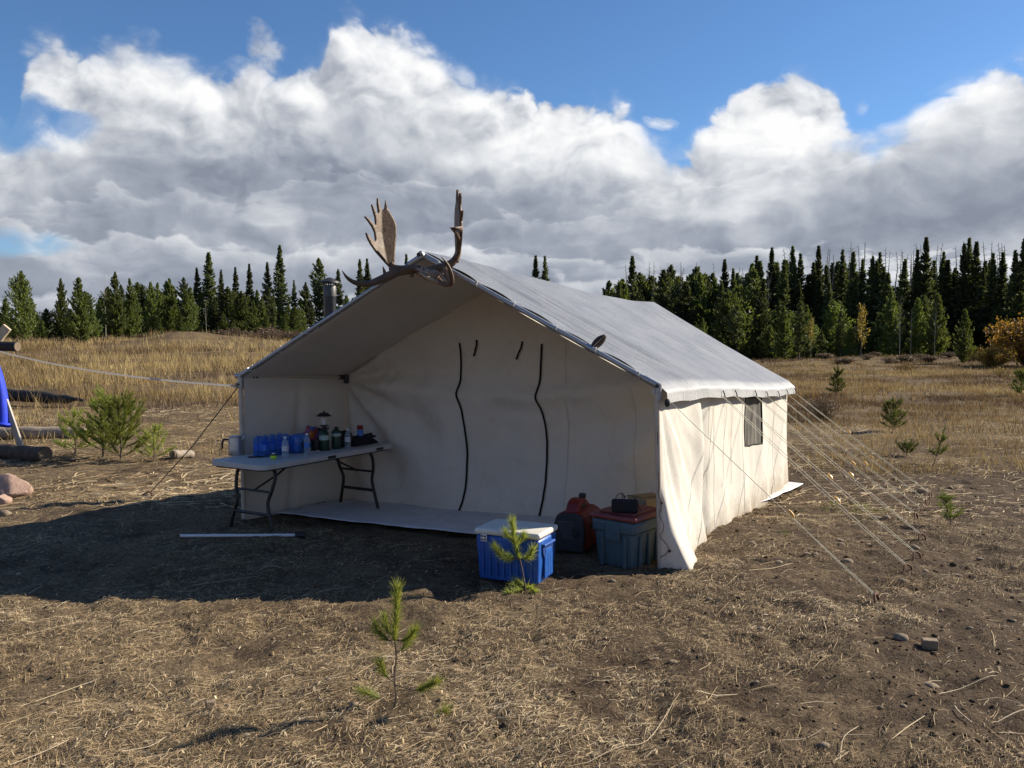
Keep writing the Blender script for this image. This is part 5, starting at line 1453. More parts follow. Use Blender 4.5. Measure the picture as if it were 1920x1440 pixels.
def dep_l(x, y):
    ridge_x = 612 + max(0, y - 560) * 0.17
    dl = max(0.0, ridge_x - x) * 0.1875 / FOC * AY
    dr = max(0.0, x - ridge_x) * 0.1875 / FOC * AY
    return Z(x, y, -1.5 * dl + 0.42 * dr + 0.10 * (900 - y) / 700.0)
me = palm(OL, dep_l, 'antler', 0.016)
la = finish('antler', me, M['antler'], ant, smooth=True, angle=50, solid=0.016); la['label'] = 'left antler with a broad upright palm'
def zt_(pts, rad, name, parent, m='antler', n=8, flat=1.0):
    sp = smooth_path([(*p, r) for p, r in zip(pts, rad)], 5)
    return MB().tube([Z(p[0], p[1], p[2]) for p in sp], [max(p[3], 0.002) * 0.1875 / FOC * AY for p in sp], n, flat=flat).build(name, M[m], parent, smooth=True)
zt_([(1010, 925, 0.04), (930, 935, 0.0), (860, 940, -0.02), (790, 945, -0.03), (735, 930, 0.0), (725, 900, 0.02), (715, 860, 0.02)], [34, 42, 46, 52, 46, 34, 12], 'beam', la)
zt_([(790, 950, -0.03), (700, 995, -0.10), (610, 1035, -0.16), (510, 1070, -0.22), (420, 1080, -0.28), (340, 1062, -0.32), (270, 1015, -0.36), (220, 945, -0.40)], [46, 46, 40, 32, 26, 22, 15, 3], 'brow_tine', la)
zt_([(660, 1015, -0.12), (645, 960, -0.13), (628, 902, -0.14)], [22, 17, 3], 'tine', la)
zt_([(480, 1078, -0.24), (440, 1050, -0.25), (412, 1015, -0.26)], [17, 13, 3], 'tine', la)
# right antler: its palm is seen edge on, it reaches away in depth
OR_ = [(0, 870), (-0.14, 780), (-0.22, 650), (-0.27, 560), (-0.42, 515), (-0.30, 500), (-0.25, 450), (-0.36, 345), (-0.22, 390), (-0.17, 300), (-0.20, 172), (-0.08, 270), (-0.02, 260), (0.03, 137), (0.08, 260), (0.16, 330), (0.20, 460), (0.18, 600), (0.12, 740), (0.07, 860)]
bm = bmesh.new(); vs = [bm.verts.new((a * 1000, y, 0)) for a, y in OR_]; es = [bm.edges.new((vs[i], vs[(i + 1) % len(vs)])) for i in range(len(vs))]
bmesh.ops.triangle_fill(bm, edges=es, use_beauty=True)
for _ in range(3):
    l_ = [e for e in bm.edges if e.calc_length() > 60]
    if l_: bmesh.ops.subdivide_edges(bm, edges=l_, cuts=1); bmesh.ops.triangulate(bm, faces=bm.faces)
for v in bm.verts:
    a, y = v.co.x / 1000, v.co.y
    x = 1380 - 120 * a - 0.02 * max(0, y - 700) - 25 * max(0.0, (y - 700) / 170) * (a < 0)
    if a < -0.30: x -= (abs(a) - 0.30) * (900 if y > 480 else 0)
    v.co = Z(x, y, a)
bmesh.ops.recalc_face_normals(bm, faces=bm.faces); me = bpy.data.meshes.new('antler'); bm.to_mesh(me); bm.free()
ra = finish('antler', me, M['antler'], ant, smooth=True, angle=50, solid=0.024); ra['label'] = 'right antler with its palm seen edge on'
zt_([(1060, 950, 0.04), (1150, 935, 0.0), (1250, 905, -0.02), (1325, 862, -0.02), (1370, 800, 0.0), (1385, 720, 0.0), (1385, 640, 0.0)], [40, 46, 42, 38, 34, 28, 14], 'beam', ra)
zt_([(1382, 760, -0.05), (1388, 650, -0.2), (1360, 570, -0.32), (1330, 535, -0.38), (1296, 512, -0.42)], [26, 22, 19, 14, 3], 'tine', ra)
zt_([(1240, 915, -0.04), (1275, 985, -0.14), (1300, 1050, -0.22), (1310, 1075, -0.26), (1318, 1040, -0.30), (1305, 965, -0.34), (1270, 880, -0.38), (1213, 808, -0.42)], [32, 34, 30, 25, 23, 21, 15, 3], 'brow_tine', ra)
zt_([(1310, 1085, -0.26), (1255, 1085, -0.20), (1215, 1070, -0.14), (1190, 1030, -0.06)], [20, 22, 24, 18], 'brow_tine', ra)
zt_([(1215, 955, -0.05), (1225, 1000, -0.10), (1250, 1040, -0.16), (1280, 1048, -0.2)], [10, 12, 12, 8], 'tine', ra, 'antler_tip')
# skull plate
sk = MB(); bm = bmesh.new(); bmesh.ops.create_icosphere(bm, subdivisions=3, radius=1)
for v in bm.verts:
    c = v.co; n_ = 1 + 0.16 * math.sin(c.x * 7 + 1) * math.sin(c.z * 6) + 0.10 * math.sin(c.x * 13 + c.z * 9)
    v.co = Z(1080 + c.x * 135 * n_, 985 + (-c.z * 62 - 22 * c.x * c.x + 30 * c.x) * n_, -0.02 + c.y * 0.10 * n_)
me = bpy.data.meshes.new('skull'); bm.to_mesh(me); bm.free()
finish('skull', me, M['bone'], ant, smooth='all')
zt_([(1000, 965, -0.12), (1060, 1010, -0.14), (1120, 1035, -0.14), (1195, 1072, -0.12), (1210, 1060, -0.1)], [7, 16, 22, 18, 6], 'bone_edge', ant, 'antler_tip')
zt_([(915, 950, 0.0), (920, 985, -0.01), (918, 1015, -0.01)], [22, 22, 14], 'burr', ant)
zt_([(870, 880, -0.05), (930, 930, -0.09), (1000, 962, -0.12), (1060, 985, -0.12)], [4, 6, 6, 4], 'hanging_cord', ant)

# feather tied to the right rafter
f0 = P(1107, 655, 6.55); fe = thing('feather', f0, 'brown feather sticking up from the right rafter', 'feather')
tip = P(1133, 630, 6.5)
ax = (tip - f0).normalized(); sd_ = ax.cross(V3((0, -1, 0.2))).normalized(); nn = ax.cross(sd_)
Lf = (tip - f0).length * 1.02
MB().grid(lambda a, b_: f0 + ax * Lf * (0.08 + 0.92 * b_) + sd_ * (a - 0.5) * 2 * 0.036 * math.sin(math.pi * min(1, 0.12 + 0.86 * b_)) ** 0.6 + nn * (0.03 * (a - 0.5) ** 2 * 4 + 0.02 * b_ * b_), 8, 14).build('vane', M['feather'], fe, smooth='all', solid=0.002)
MB().tube([f0 - ax * 0.03, f0 + ax * Lf * 0.5 - nn * 0.004, f0 + ax * Lf * 0.95], [0.004, 0.003, 0.001], 5).build('quill', M['quill'], fe)
MB().tube([f0 + V3((0.018 * math.cos(a), 0.018 * math.sin(a), -0.012 + 0.002 * a)) for a in [i * 0.7 for i in range(14)]], 0.003, 4).build('binding', M['white_rope'], fe)

# ------------------------------------------------------------------ folding table
TD = V3((0.513, 0.858, 0)).normalized(); TN = V3((TD.y, -TD.x, 0)); TC = V3((-2.02, 8.17, 0)); TZ = 0.645
def T(a, b_, z=0.0): return TC + TD * a + TN * b_ + V3((0, 0, z))      # a along the length (towards the tent), b towards the camera side
tbl = thing('folding_table', TC, 'long grey white folding table along the left of the porch', 'table')
tp = []
HL, HW, RC = 0.915, 0.36, 0.09
for cx, cy, a0 in ((HL - RC, HW - RC, 0), (-HL + RC, HW - RC, 90), (-HL + RC, -HW + RC, 180), (HL - RC, -HW + RC, 270)):
    for k in range(7):
        a = math.radians(a0 + 15 * k); tp.append((cx + RC * math.cos(a), cy + RC * math.sin(a)))
MB().prism(tp, T(0, 0, TZ - 0.045), TD, TN, V3((0, 0, 1)), 0.045).build('tabletop', M['table'], tbl, bevel=0.008)
MB().prism([(x * 0.97, y * 0.94) for x, y in tp], T(0, 0, TZ - 0.060), TD, TN, V3((0, 0, 1)), 0.017).build('underframe', M['leg'], tbl)
for a in (-0.05, 0.66):       # dark openings in the rim
    MB().box(T(a, HW + 0.0005, TZ - 0.026), 0.11, 0.004, 0.028, math.atan2(TD.y, TD.x)).build('rim_slot', M['black'], tbl)
for end in (-1, 1):
    for sd in (-1, 1):
        pts = [(end * 0.66, sd * 0.20, TZ - 0.05), (end * 0.67, sd * 0.25, TZ - 0.13), (end * 0.70, sd * 0.235, TZ - 0.26), (end * 0.72, sd * 0.20, 0.26), (end * 0.735, sd * 0.25, 0.12), (end * 0.74, sd * 0.272, 0.02)]
        pp = [T(*q[:2], q[2]) for q in pts]; f = pp[-1]; pp[-1] = V3((f.x, f.y, hz(f.x, f.y) + 0.0)); pp[-2].z = pp[-1].z + 0.10
        MB().tube([V3(q) for q in smooth_path([tuple(p) for p in pp], 4)], 0.017, 8).build('leg', M['leg'], tbl, smooth=True)
    MB().tube([T(end * 0.728, -0.225, 0.16), T(end * 0.728, 0.225, 0.16)], 0.016, 8, flat=1.0).build('crossbar', M['leg'], tbl, smooth=True)
    MB().tube([T(end * 0.70, -0.235, TZ - 0.28), T(end * 0.70, 0.235, TZ - 0.28)], 0.011, 8).build('crossbar', M['leg'], tbl, smooth=True)
    MB().tube([T(end * 0.70, 0.0, TZ - 0.28), T(end * 0.44, 0.03, TZ - 0.17), T(end * 0.22, 0.05, TZ - 0.05)], 0.010, 8).build('brace', M['leg'], tbl, smooth=True)

def on_table(u, v):
    """where a line of sight meets the tabletop"""
    d = ray(u, v); t = (TZ - EYE) / d.z; return V3((d.x * t, d.y * t, TZ))

# percolator
c = on_table(444, 853); c = c + TN * -0.02
pt = thing('coffee_pot', c, 'tall aluminium percolator pot with black handle on the table end', 'coffee pot')
MB().lathe([(0.066, 0.0), (0.070, 0.006), (0.068, 0.06), (0.063, 0.16), (0.060, 0.178), (0.062, 0.182), (0.056, 0.183), (0.056, 0.15)], c, 24).build('body', M['pot'], pt, smooth=True)
MB().lathe([(0.054, 0.174), (0.054, 0.180), (0.03, 0.186), (0.006, 0.19)], c, 20).build('lid', M['pot'], pt, smooth=True)
MB().tube([c + V3((-0.055, -0.03, 0.15)), c + V3((-0.092, -0.045, 0.155)), c + V3((-0.108, -0.05, 0.12)), c + V3((-0.106, -0.05, 0.065))], [0.008, 0.011, 0.011, 0.009], 8).build('handle', M['black'], pt, smooth=True)
MB().tube([c + V3((0.052, 0.03, 0.13)), c + V3((0.076, 0.04, 0.168)), c + V3((0.082, 0.042, 0.178))], [0.016, 0.012, 0.009], 8).build('spout', M['pot'], pt, smooth=True)

BOT = [(0.028, 0.0), (0.032, 0.006), (0.032, 0.03), (0.0295, 0.036), (0.0315, 0.045), (0.0295, 0.055), (0.0315, 0.064), (0.0315, 0.115), (0.030, 0.13), (0.022, 0.155), (0.0125, 0.170), (0.0125, 0.185)]
def bottle(name, c, label, body, lab, k=1.0):
    e = thing(name, c, label, 'bottle', 'loose bottles on the table')
    MB().lathe([(r * k, z * k) for r, z in BOT], c, 16).build('body', body, e, smooth=True)
    MB().lathe([(0.0322 * k, 0.066 * k), (0.0322 * k, 0.112 * k)], c, 16).build('label_band', lab, e, smooth=True)
    MB().lathe([(0.0145 * k, 0.183 * k), (0.0145 * k, 0.198 * k), (0.012 * k, 0.200 * k)], c, 12).build('cap', M['cap'], e, smooth=True)
    return e
bottle('water_bottle', on_table(535, 858), 'clear water bottle with pale label standing before the blue packs', M['clearpet'], M['label_w'])
bottle('water_bottle', on_table(576, 851), 'clear bottle with blue label right of the blue package', M['clearpet'], M['label_b'])
e = bottle('sauce_bottle', on_table(652, 840), 'clear ribbed bottle with red cap beside the dark gear', M['clearpet'], M['label_w'])

# shrink-wrapped pack of water bottles
c = on_table(497, 856) + TD * 0.12 + V3((0, 0, 0)) - TN * 0.03
pk = thing('bottle_pack', c, 'blue shrink wrapped pack of water bottles on the table', 'bottle pack')
for i in range(4):
    for j in range(2):
        q = c + TD * ((i - 1.5) * 0.088) + TN * ((0.5 - j) * 0.088)
        bo = MB().lathe([(r * 1.32, z * 0.98) for r, z in BOT] + [(0.018, 0.183), (0.018, 0.195), (0.012, 0.197)], q, 16).build('bottle', M['bluepet'], pk, smooth=True)
        MB().lathe([(0.0425, 0.062), (0.0425, 0.118)], q, 16).build('label_band', M['label_b'], bo, smooth=True)
def wrap_pt(a, b_):
    an = 2 * math.pi * a; cx, cy = math.cos(an), math.sin(an); n4 = (abs(cx) ** 4 + abs(cy) ** 4) ** 0.25
    bump = 0.011 * math.cos(an * 14) * (1 - 0.6 * b_); zz = 0.006 + 0.172 * min(1, b_ * 1.25); sh_ = 1 if b_ < 0.8 else 1 - (b_ - 0.8) * 3.6
    return c + TD * (cx / n4 * (0.185 + bump) * sh_) + TN * (cy / n4 * (0.096 + bump) * sh_) + V3((0, 0, zz + 0.006 * math.sin(an * 9 + b_ * 7)))
MB().grid(wrap_pt, 72, 16).build('shrink_wrap', M['wrap'], pk, smooth='all')
# second blue package with a dark round emblem
c = on_table(556, 850) + TD * 0.06 - TN * 0.02
bp = thing('blue_package', c, 'blue glossy package with a dark round emblem behind the clear bottles', 'package')
MB().box(c + V3((0, 0, 0.092)), 0.19, 0.13, 0.185, math.atan2(TD.y, TD.x)).build('wrapper', M['bluebox'], bp, bevel=0.035, smooth=True)
nrm = TN; MB().lathe([(0.038, 0), (0.038, 0.003)], c + TN * 0.0655 + V3((0, 0, 0.085)), 20, M=nrm.to_track_quat('Z', 'Y').to_matrix()).build('emblem', M['darkblue'], bp)
MB().lathe([(0.010, 0), (0.010, 0.003)], c + TN * 0.0685 + V3((0, 0, 0.095)), 10, sx=1.4, M=nrm.to_track_quat('Z', 'Y').to_matrix()).build('emblem_centre', M['orangebag'], bp)

# crumpled snack bags behind
def blob(name, c, sx, sy, sz, seed, amp, m, parent=None, rz=0.0, sub=3, flat=None):
    bm = bmesh.new(); bmesh.ops.create_icosphere(bm, subdivisions=sub, radius=1)
    for v in bm.verts:
        q = v.co.copy(); n_ = 1 + amp * (float(fbm(q.x * 1.9 + seed, q.y * 1.9 + q.z * 2.3, seed, 3)) * 2)
        x, y, z = q.x * sx * n_, q.y * sy * n_, q.z * sz * n_
        if flat is not None: z = max(z, flat * sz)
        v.co = (c[0] + x * math.cos(rz) - y * math.sin(rz), c[1] + x * math.sin(rz) + y * math.cos(rz), c[2] + z)
    me = bpy.data.meshes.new(name); bm.to_mesh(me); bm.free()
    return finish(name, me, m, parent, smooth=True, angle=55)
c = on_table(574, 843) + TD * 0.16 - TN * 0.10
rzT = math.atan2(TD.y, TD.x)
sb_ = thing('snack_bag', c, 'crumpled red and blue snack bag behind the blue packs', 'bag')
blob('foil', c + V3((0, 0, 0.10)), 0.10, 0.05, 0.115, 3, 0.35, M['redbag'], sb_, rzT); blob('printed_panel', c + V3((0.03, -0.045, 0.135)), 0.04, 0.02, 0.04, 8, 0.3, M['orangebag'], sb_, rzT, 2)
c2 = c + TD * 0.16
sb_ = thing('snack_bag', c2, 'dark blue crumpled bag left of the lantern', 'bag'); blob('foil', c2 + V3((0, 0, 0.085)), 0.09, 0.05, 0.10, 5, 0.3, M['darkblue'], sb_, rzT)
blob('printed_panel', c2 + V3((-0.02, -0.05, 0.12)), 0.035, 0.018, 0.035, 12, 0.3, M['bluebox'], sb_, rzT, 2)

# lantern on its fuel cylinder
c = on_table(608, 844)
ln = thing('camp_lantern', c, 'camping lantern with black hood on a green fuel cylinder', 'lantern')
MB().lathe([(0.062, 0), (0.062, 0.012), (0.050, 0.016)], c, 20).build('base_foot', M['black'], ln, smooth=True)
MB().lathe([(0.048, 0.012), (0.050, 0.02), (0.050, 0.155), (0.044, 0.180), (0.026, 0.198), (0.012, 0.203)], c, 20).build('fuel_cylinder', M['green_cyl'], ln, smooth=True)
MB().lathe([(0.0505, 0.105), (0.0505, 0.152)], c, 20).build('label_band', M['cyl_label'], ln, smooth=True)
MB().lathe([(0.014, 0.20), (0.018, 0.21), (0.016, 0.235), (0.042, 0.245), (0.045, 0.252), (0.030, 0.256)], c, 16).build('burner', M['leg'], ln, smooth=True)
MB().tube([c + V3((0.015, -0.01, 0.222)), c + V3((0.05, -0.02, 0.222))], [0.005, 0.011], 8).build('valve_knob', M['black'], ln)
MB().lathe([(0.041, 0.255), (0.043, 0.275), (0.043, 0.325), (0.041, 0.345)], c, 20).build('globe', M['globe'], ln, smooth=True)
MB().lathe([(0.012, 0.256), (0.016, 0.28), (0.016, 0.31), (0.006, 0.325)], c, 10).build('mantle', M['paper'], ln, smooth=True)
for k in range(4): MB().tube([c + V3((0.044 * math.cos(k * 1.57 + .5), 0.044 * math.sin(k * 1.57 + .5), 0.255)), c + V3((0.044 * math.cos(k * 1.57 + .5), 0.044 * math.sin(k * 1.57 + .5), 0.35))], 0.002, 4).build('globe_wire', M['pot'], ln)
MB().lathe([(0.078, 0.343), (0.080, 0.347), (0.056, 0.357), (0.046, 0.372), (0.030, 0.376), (0.012, 0.378), (0.008, 0.392), (0.002, 0.394)], c, 24).build('hood', M['black'], ln, smooth=True)
MB().tube([c + V3((-0.085 * math.cos(a), 0.02 * math.cos(a), 0.345 + 0.14 * math.sin(a))) for a in [math.pi * i / 14 for i in range(15)]], 0.0016, 4).build('bail_handle', M['pot'], ln)
c = on_table(627, 842) + TD * 0.03
fc = thing('fuel_cylinder', c, 'spare green fuel cylinder right behind the lantern', 'fuel cylinder')
MB().lathe([(0.046, 0.0), (0.049, 0.012), (0.049, 0.155), (0.044, 0.18), (0.026, 0.198), (0.012, 0.203)], c, 20).build('body', M['green_cyl'], fc, smooth=True)
MB().lathe([(0.0495, 0.13), (0.0495, 0.158)], c, 20).build('label_band', M['cyl_label'], fc, smooth=True)
MB().lathe([(0.017, 0.20), (0.019, 0.205), (0.019, 0.222), (0.012, 0.226)], c, 12).build('cap', M['black'], fc, smooth=True)
# dark gear at the far end
c = on_table(668, 836) + TD * 0.14 - TN * 0.04
dg = thing('gear_bag', c, 'black cloth bag slumped at the far end of the table', 'bag')
blob('cloth', c + V3((0, 0, 0.036)), 0.20, 0.10, 0.06, 7, 0.35, M['black_cloth'], dg, rzT, 3, -0.6); MB().tube([c + V3((-0.15, 0, 0.06)), c + V3((-0.05, -0.03, 0.09)), c + V3((0.05, -0.03, 0.07))], 0.010, 6).build('strap', M['black_cloth'], dg, smooth=True)
c = c - TD * 0.03 - TN * 0.02
rb = thing('red_can', c + TD * 0.02, 'red topped can standing against the black bag', 'can'); c = c + TD * 0.02
MB().lathe([(0.033, 0), (0.034, 0.01), (0.034, 0.15), (0.030, 0.158)], c, 16).build('body', M['label_b'], rb, smooth=True); MB().lathe([(0.031, 0.156), (0.033, 0.16), (0.033, 0.195), (0.026, 0.20)], c, 14).build('cap', M['red'], rb, smooth=True)
c = on_table(640, 841) + TD * 0.10 - TN * 0.06
dg = thing('gear_bag', c, 'black stuff sack behind the spare fuel cylinder', 'bag')
blob('cloth', c + V3((0, 0, 0.08)), 0.13, 0.08, 0.085, 17, 0.3, M['black_cloth'], dg, rzT, 3, -0.9); MB().tube([c + V3((0.02, -0.03, 0.14)), c + V3((0.05, -0.05, 0.165)), c + V3((0.09, -0.04, 0.14))], 0.008, 6).build('strap', M['black_cloth'], dg, smooth=True)
c = on_table(592, 846) + TD * 0.05 - TN * 0.05
pn_ = thing('dark_mug', c, 'dark enamel mug between the blue package and the lantern', 'mug')
MB().lathe([(0.040, 0), (0.043, 0.01), (0.045, 0.10), (0.042, 0.102), (0.040, 0.09), (0.038, 0.012)], c, 18).build('cup', M['black'], pn_, smooth=True); MB().tube([c + V3((0.043, -0.01, 0.08)), c + V3((0.072, -0.015, 0.075)), c + V3((0.072, -0.015, 0.035)), c + V3((0.044, -0.01, 0.025))], 0.006, 6).build('handle', M['black'], pn_, smooth=True)
# small things at the front edge
c = on_table(513, 861)
lt = thing('clip_light', c, 'small round lime green clip light near the table edge', 'light')
MB().lathe([(0.010, 0.0), (0.026, 0.008), (0.030, 0.025), (0.027, 0.040), (0.020, 0.048), (0.004, 0.052)], c, 16).build('body', M['lime'], lt, smooth=True)
MB().lathe([(0.0285, 0.036), (0.0275, 0.043), (0.020, 0.0495)], c, 16).build('band', M['black'], lt, smooth=True); MB().lathe([(0.016, 0.0495), (0.013, 0.056), (0.003, 0.060)], c, 12).build('lens', M['paper'], lt, smooth=True)
c = on_table(479, 858)
kn_ = thing('grill_tool', c, 'flat dark utensil lying on the near end of the table', 'utensil')
MB().box(c + V3((0, 0, 0.008)), 0.13, 0.05, 0.008, rzT - 0.9).build('blade', M['black'], kn_, bevel=0.003); MB().tube([c + V3((0.05, 0.03, 0.010)), c + V3((0.14, 0.10, 0.014))], 0.008, 6).build('handle', M['black'], kn_, smooth=True)
c = on_table(583, 850)
pl = thing('plastic_fork', c, 'white plastic cutlery wrapper lying before the lantern', 'cutlery')
MB().grid(lambda a, b_: c + TD * (a - 0.5) * 0.20 + TN * ((b_ - 0.5) * 0.022 * (1.4 - a * 0.6) + 0.012) + V3((0, 0, 0.006 + 0.012 * a + 0.004 * math.sin(a * 14 + b_ * 5))), 14, 3).build('wrapper', M['paper'], pl, smooth='all', solid=0.002)

# ------------------------------------------------------------------ cooler
c0 = G(1010, 1104); c0.z = hz(c0.x, c0.y)
fa = (V3((-0.435, 0.20, 0))).normalized(); fb_ = V3((-fa.y, fa.x, 0)); fb_ = fb_ if fb_.y > 0 else -fb_
CL, CWd, CH = 0.50, 0.35, 0.37
def CP(a, b_, z): return c0 + fa * a + fb_ * b_ + V3((0, 0, z))
ck = thing('cooler', CP(CL / 2, CWd / 2, 0), 'blue cooler with a worn white lid in front of the porch', 'cooler')
def tapered(name, parent, fn, a0, a1, b0, b1, z0, z1, inset, m, bevel, rings=1):
    """box whose sides lean in towards the bottom"""
    mb = MB(); i = inset
    mb.add([fn(a0 + i, b0 + i, z0), fn(a1 - i, b0 + i, z0), fn(a1 - i, b1 - i, z0), fn(a0 + i, b1 - i, z0), fn(a0, b0, z1), fn(a1, b0, z1), fn(a1, b1, z1), fn(a0, b1, z1)],
           [(3, 2, 1, 0), (4, 5, 6, 7), (0, 1, 5, 4), (1, 2, 6, 5), (2, 3, 7, 6), (3, 0, 4, 7)])
    return mb.build(name, m, parent, bevel=bevel, smooth=True, angle=30)
bd = tapered('body', ck, CP, 0, CL, 0, CWd, -0.01, 0.322, 0.018, M['cooler'], 0.022)
lid = tapered('lid', ck, CP, -0.008, CL + 0.008, -0.008, CWd + 0.008, 0.325, CH, -0.0, M['coolerlid'], 0.016)
for k in range(8):    # shallow ribs on the long side
    a = 0.06 + k * 0.054; MB().box(CP(a, 0.004, 0.14), 0.016, 0.012, 0.22, math.atan2(fa.y, fa.x)).build('rib', M['cooler'], bd, bevel=0.004)
# end handle: recess shade as a darker blue plate, and moulded panel below it
eo = CP(-0.002, CWd / 2, 0); 
MB().prism([(-0.115, 0.285), (0.115, 0.285), (0.105, 0.225), (0.078, 0.175), (0.062, 0.240), (-0.062, 0.240), (-0.078, 0.175), (-0.105, 0.225)], eo - fa * 0.0, fb_, V3((0, 0, 1)), -fa, 0.004).build('handle_recess_shade', M['recess_shade'], bd)
MB().prism([(-0.058, 0.236), (0.058, 0.236), (0.072, 0.19), (0.075, 0.03), (-0.075, 0.03), (-0.072, 0.19)], eo + fa * 0.010, fb_, V3((0, 0, 1)), -fa, 0.016).build('handle_panel', M['cooler'], bd, bevel=0.005)
MB().tube([CP(-0.010, CWd / 2 - 0.10, 0.272), CP(-0.016, CWd / 2, 0.274), CP(-0.010, CWd / 2 + 0.10, 0.272)], 0.010, 8).build('grip', M['cooler'], bd, smooth=True)
for k in (-0.02, 0.03): MB().box(CP(-0.0075, CWd / 2 + k, 0.12), 0.004, 0.005, 0.17, math.atan2(fa.y, fa.x)).build('panel_groove_shade', M['recess_shade'], bd)  # groove shade put in as darker blue bars
lt_ = MB().box(CP(CL - 0.075, -0.012, 0.305), 0.050, 0.008, 0.052, math.atan2(fa.y, fa.x)).build('latch', M['paper'], ck, bevel=0.004)
for dx, dz in ((-0.011, 0.012), (0.011, -0.012), (0.013, 0.013), (-0.012, -0.011)): MB().box(CP(CL - 0.075 + dx, -0.0175, 0.305 + dz), 0.014, 0.003, 0.012, math.atan2(fa.y, fa.x)).build('latch_mark', M['black'], lt_)

# ------------------------------------------------------------------ storage tote
c0t = G(1190, 1070); ta = V3((-0.78, 0.62, 0)).normalized(); tb_ = V3((0.62, 0.78, 0)).normalized()
def TP(a, b_, z): return c0t + ta * a + tb_ * b_ + V3((0, 0, z))
TA, TB, TH = 0.40, 0.50, 0.40
tt_ = thing('storage_tote', TP(TA / 2, TB / 2, 0), 'slate blue storage tote with a dusty red lid by the right post', 'tote')
tbody = tapered('body', tt_, TP, 0.012, TA - 0.012, 0.012, TB - 0.012, -0.01, 0.37, 0.028, M['tote'], 0.03)
tapered('rim', tt_, TP, 0.002, TA - 0.002, 0.002, TB - 0.002, 0.265, 0.372, 0.004, M['tote'], 0.025)
MB().box(TP(0.20, 0.004, 0.29), 0.13, 0.012, 0.15, math.atan2(ta.y, ta.x)).build('end_grip', M['tote'], tbody, bevel=0.006)
for k in (0.10, 0.30): MB().box(TP(k, 0.018, 0.13), 0.030, 0.018, 0.25, math.atan2(ta.y, ta.x)).build('rib', M['tote'], tbody, bevel=0.006)
for k in (0.12, 0.25, 0.38): MB().box(TP(0.018, k, 0.13), 0.018, 0.040, 0.25, math.atan2(ta.y, ta.x)).build('rib', M['tote'], tbody, bevel=0.006)
tlid = tapered('lid', tt_, TP, -0.014, TA + 0.014, -0.014, TB + 0.014, 0.374, 0.412, 0.002, M['totelid'], 0.016)
tapered('lid_panel', tlid, TP, 0.05, TA - 0.05, 0.05, TB - 0.05, 0.4125, 0.424, 0.0, M['totelid'], 0.006)
# speaker with cable on the lid
c = TP(0.15, 0.10, 0.424)
spk = thing('portable_speaker', c, 'small black portable speaker with a tangled cable on the tote lid', 'speaker')
sa_ = V3((1, -0.16, 0)).normalized(); rzs = math.atan2(sa_.y, sa_.x)
MB().box(c + V3((0, 0, 0.052)), 0.205, 0.062, 0.104, rzs).build('body', M['black_cloth'], spk, bevel=0.018, smooth=True)
MB().box(c + V3((0, 0, 0.1045)) - V3((-sa_.y, sa_.x, 0)) * 0.0, 0.03, 0.02, 0.004, rzs).build('button', M['gen_slat'], spk)
cb = [(-0.07, 0, 0.10), (-0.06, 0.02, 0.13), (-0.02, 0.02, 0.15), (-0.01, 0.01, 0.13), (0.0, 0.03, 0.11), (0.02, 0.02, 0.128), (0.06, 0.03, 0.125), (0.09, 0.03, 0.10), (0.12, 0.04, 0.03), (0.14, 0.05, 0.006)]
MB().tube([c + V3(q) for q in smooth_path(cb, 5)], 0.003, 5).build('cable', M['black'], spk, smooth=True)
MB().tube([c + V3(q) for q in smooth_path([(-0.015, 0, 0.10), (-0.02, 0.02, 0.14), (0.0, 0.03, 0.13), (0.0, 0.03, 0.105)], 5)], 0.003, 5).build('cable', M['black'], spk, smooth=True)
# tan box behind the tote
c = P(1213, 1000, 7.05); c = V3((c.x, 7.05, hz(c.x, 7.05)))
cbx = thing('cardboard_box', c, 'tan cardboard box behind the tote at the right post', 'box')
MB().box(c + V3((0.0, 0.0, 0.21)), 0.22, 0.26, 0.42, 0.5).build('carton', M['card'], cbx, bevel=0.004); MB().box(c + V3((0.0, 0.02, 0.428)), 0.215, 0.13, 0.006, 0.5).build('flap', M['card'], cbx)

# ------------------------------------------------------------------ generator
gc = G(1066, 1040); gn = V3((-0.42, -0.91, 0)).normalized(); gw = V3((-gn.y, gn.x, 0)); gw = gw if gw.x > 0 else -gw
def GP(w, d, z): return gc + gw * w - gn * d + V3((0, 0, z))
gen = thing('generator', GP(0, 0.23, 0), 'red portable generator with a dark slatted end panel beside the tote', 'generator')
prof = [(-0.135, 0.03), (-0.135, 0.24), (-0.115, 0.31), (-0.06, 0.335), (0.06, 0.335), (0.115, 0.31), (0.135, 0.24), (0.135, 0.03), (0.10, 0.015), (-0.10, 0.015)]
up = V3((0, 0, 1))
MB().prism([(x * 1.0, z) for x, z in prof], GP(0, 0.03, 0), gw, up, -gn, 0.42).build('shell', M['red'], gen, bevel=0.02, smooth=True)
pn = MB().prism([(x * 0.98, z * 0.985) for x, z in prof], GP(0, 0.0, 0), gw, up, -gn, 0.035).build('end_panel', M['gen_dark'], gen, bevel=0.012, smooth=True)
for k in range(9): MB().box(GP(-0.02 if k > 2 else 0.0, -0.003, 0.125 + k * 0.017), 0.10 if k < 6 else 0.14, 0.006, 0.007, math.atan2(gw.y, gw.x)).build('slat', M['gen_slat'], pn)
MB().lathe([(0.026, 0), (0.026, 0.010), (0.018, 0.011)], GP(0.055, 0.0, 0.165), 16, M=gn.to_track_quat('Z', 'Y').to_matrix()).build('dial', M['black'], pn, smooth=True)
hnd = MB().prism([(0.03, 0.30), (0.10, 0.40), (0.17, 0.425), (0.26, 0.42), (0.34, 0.375), (0.42, 0.31), (0.42, 0.25), (0.03, 0.25)], GP(-0.055, 0, 0), -gn, up, gw, 0.11).build('handle', M['red'], gen, bevel=0.018, smooth=True)
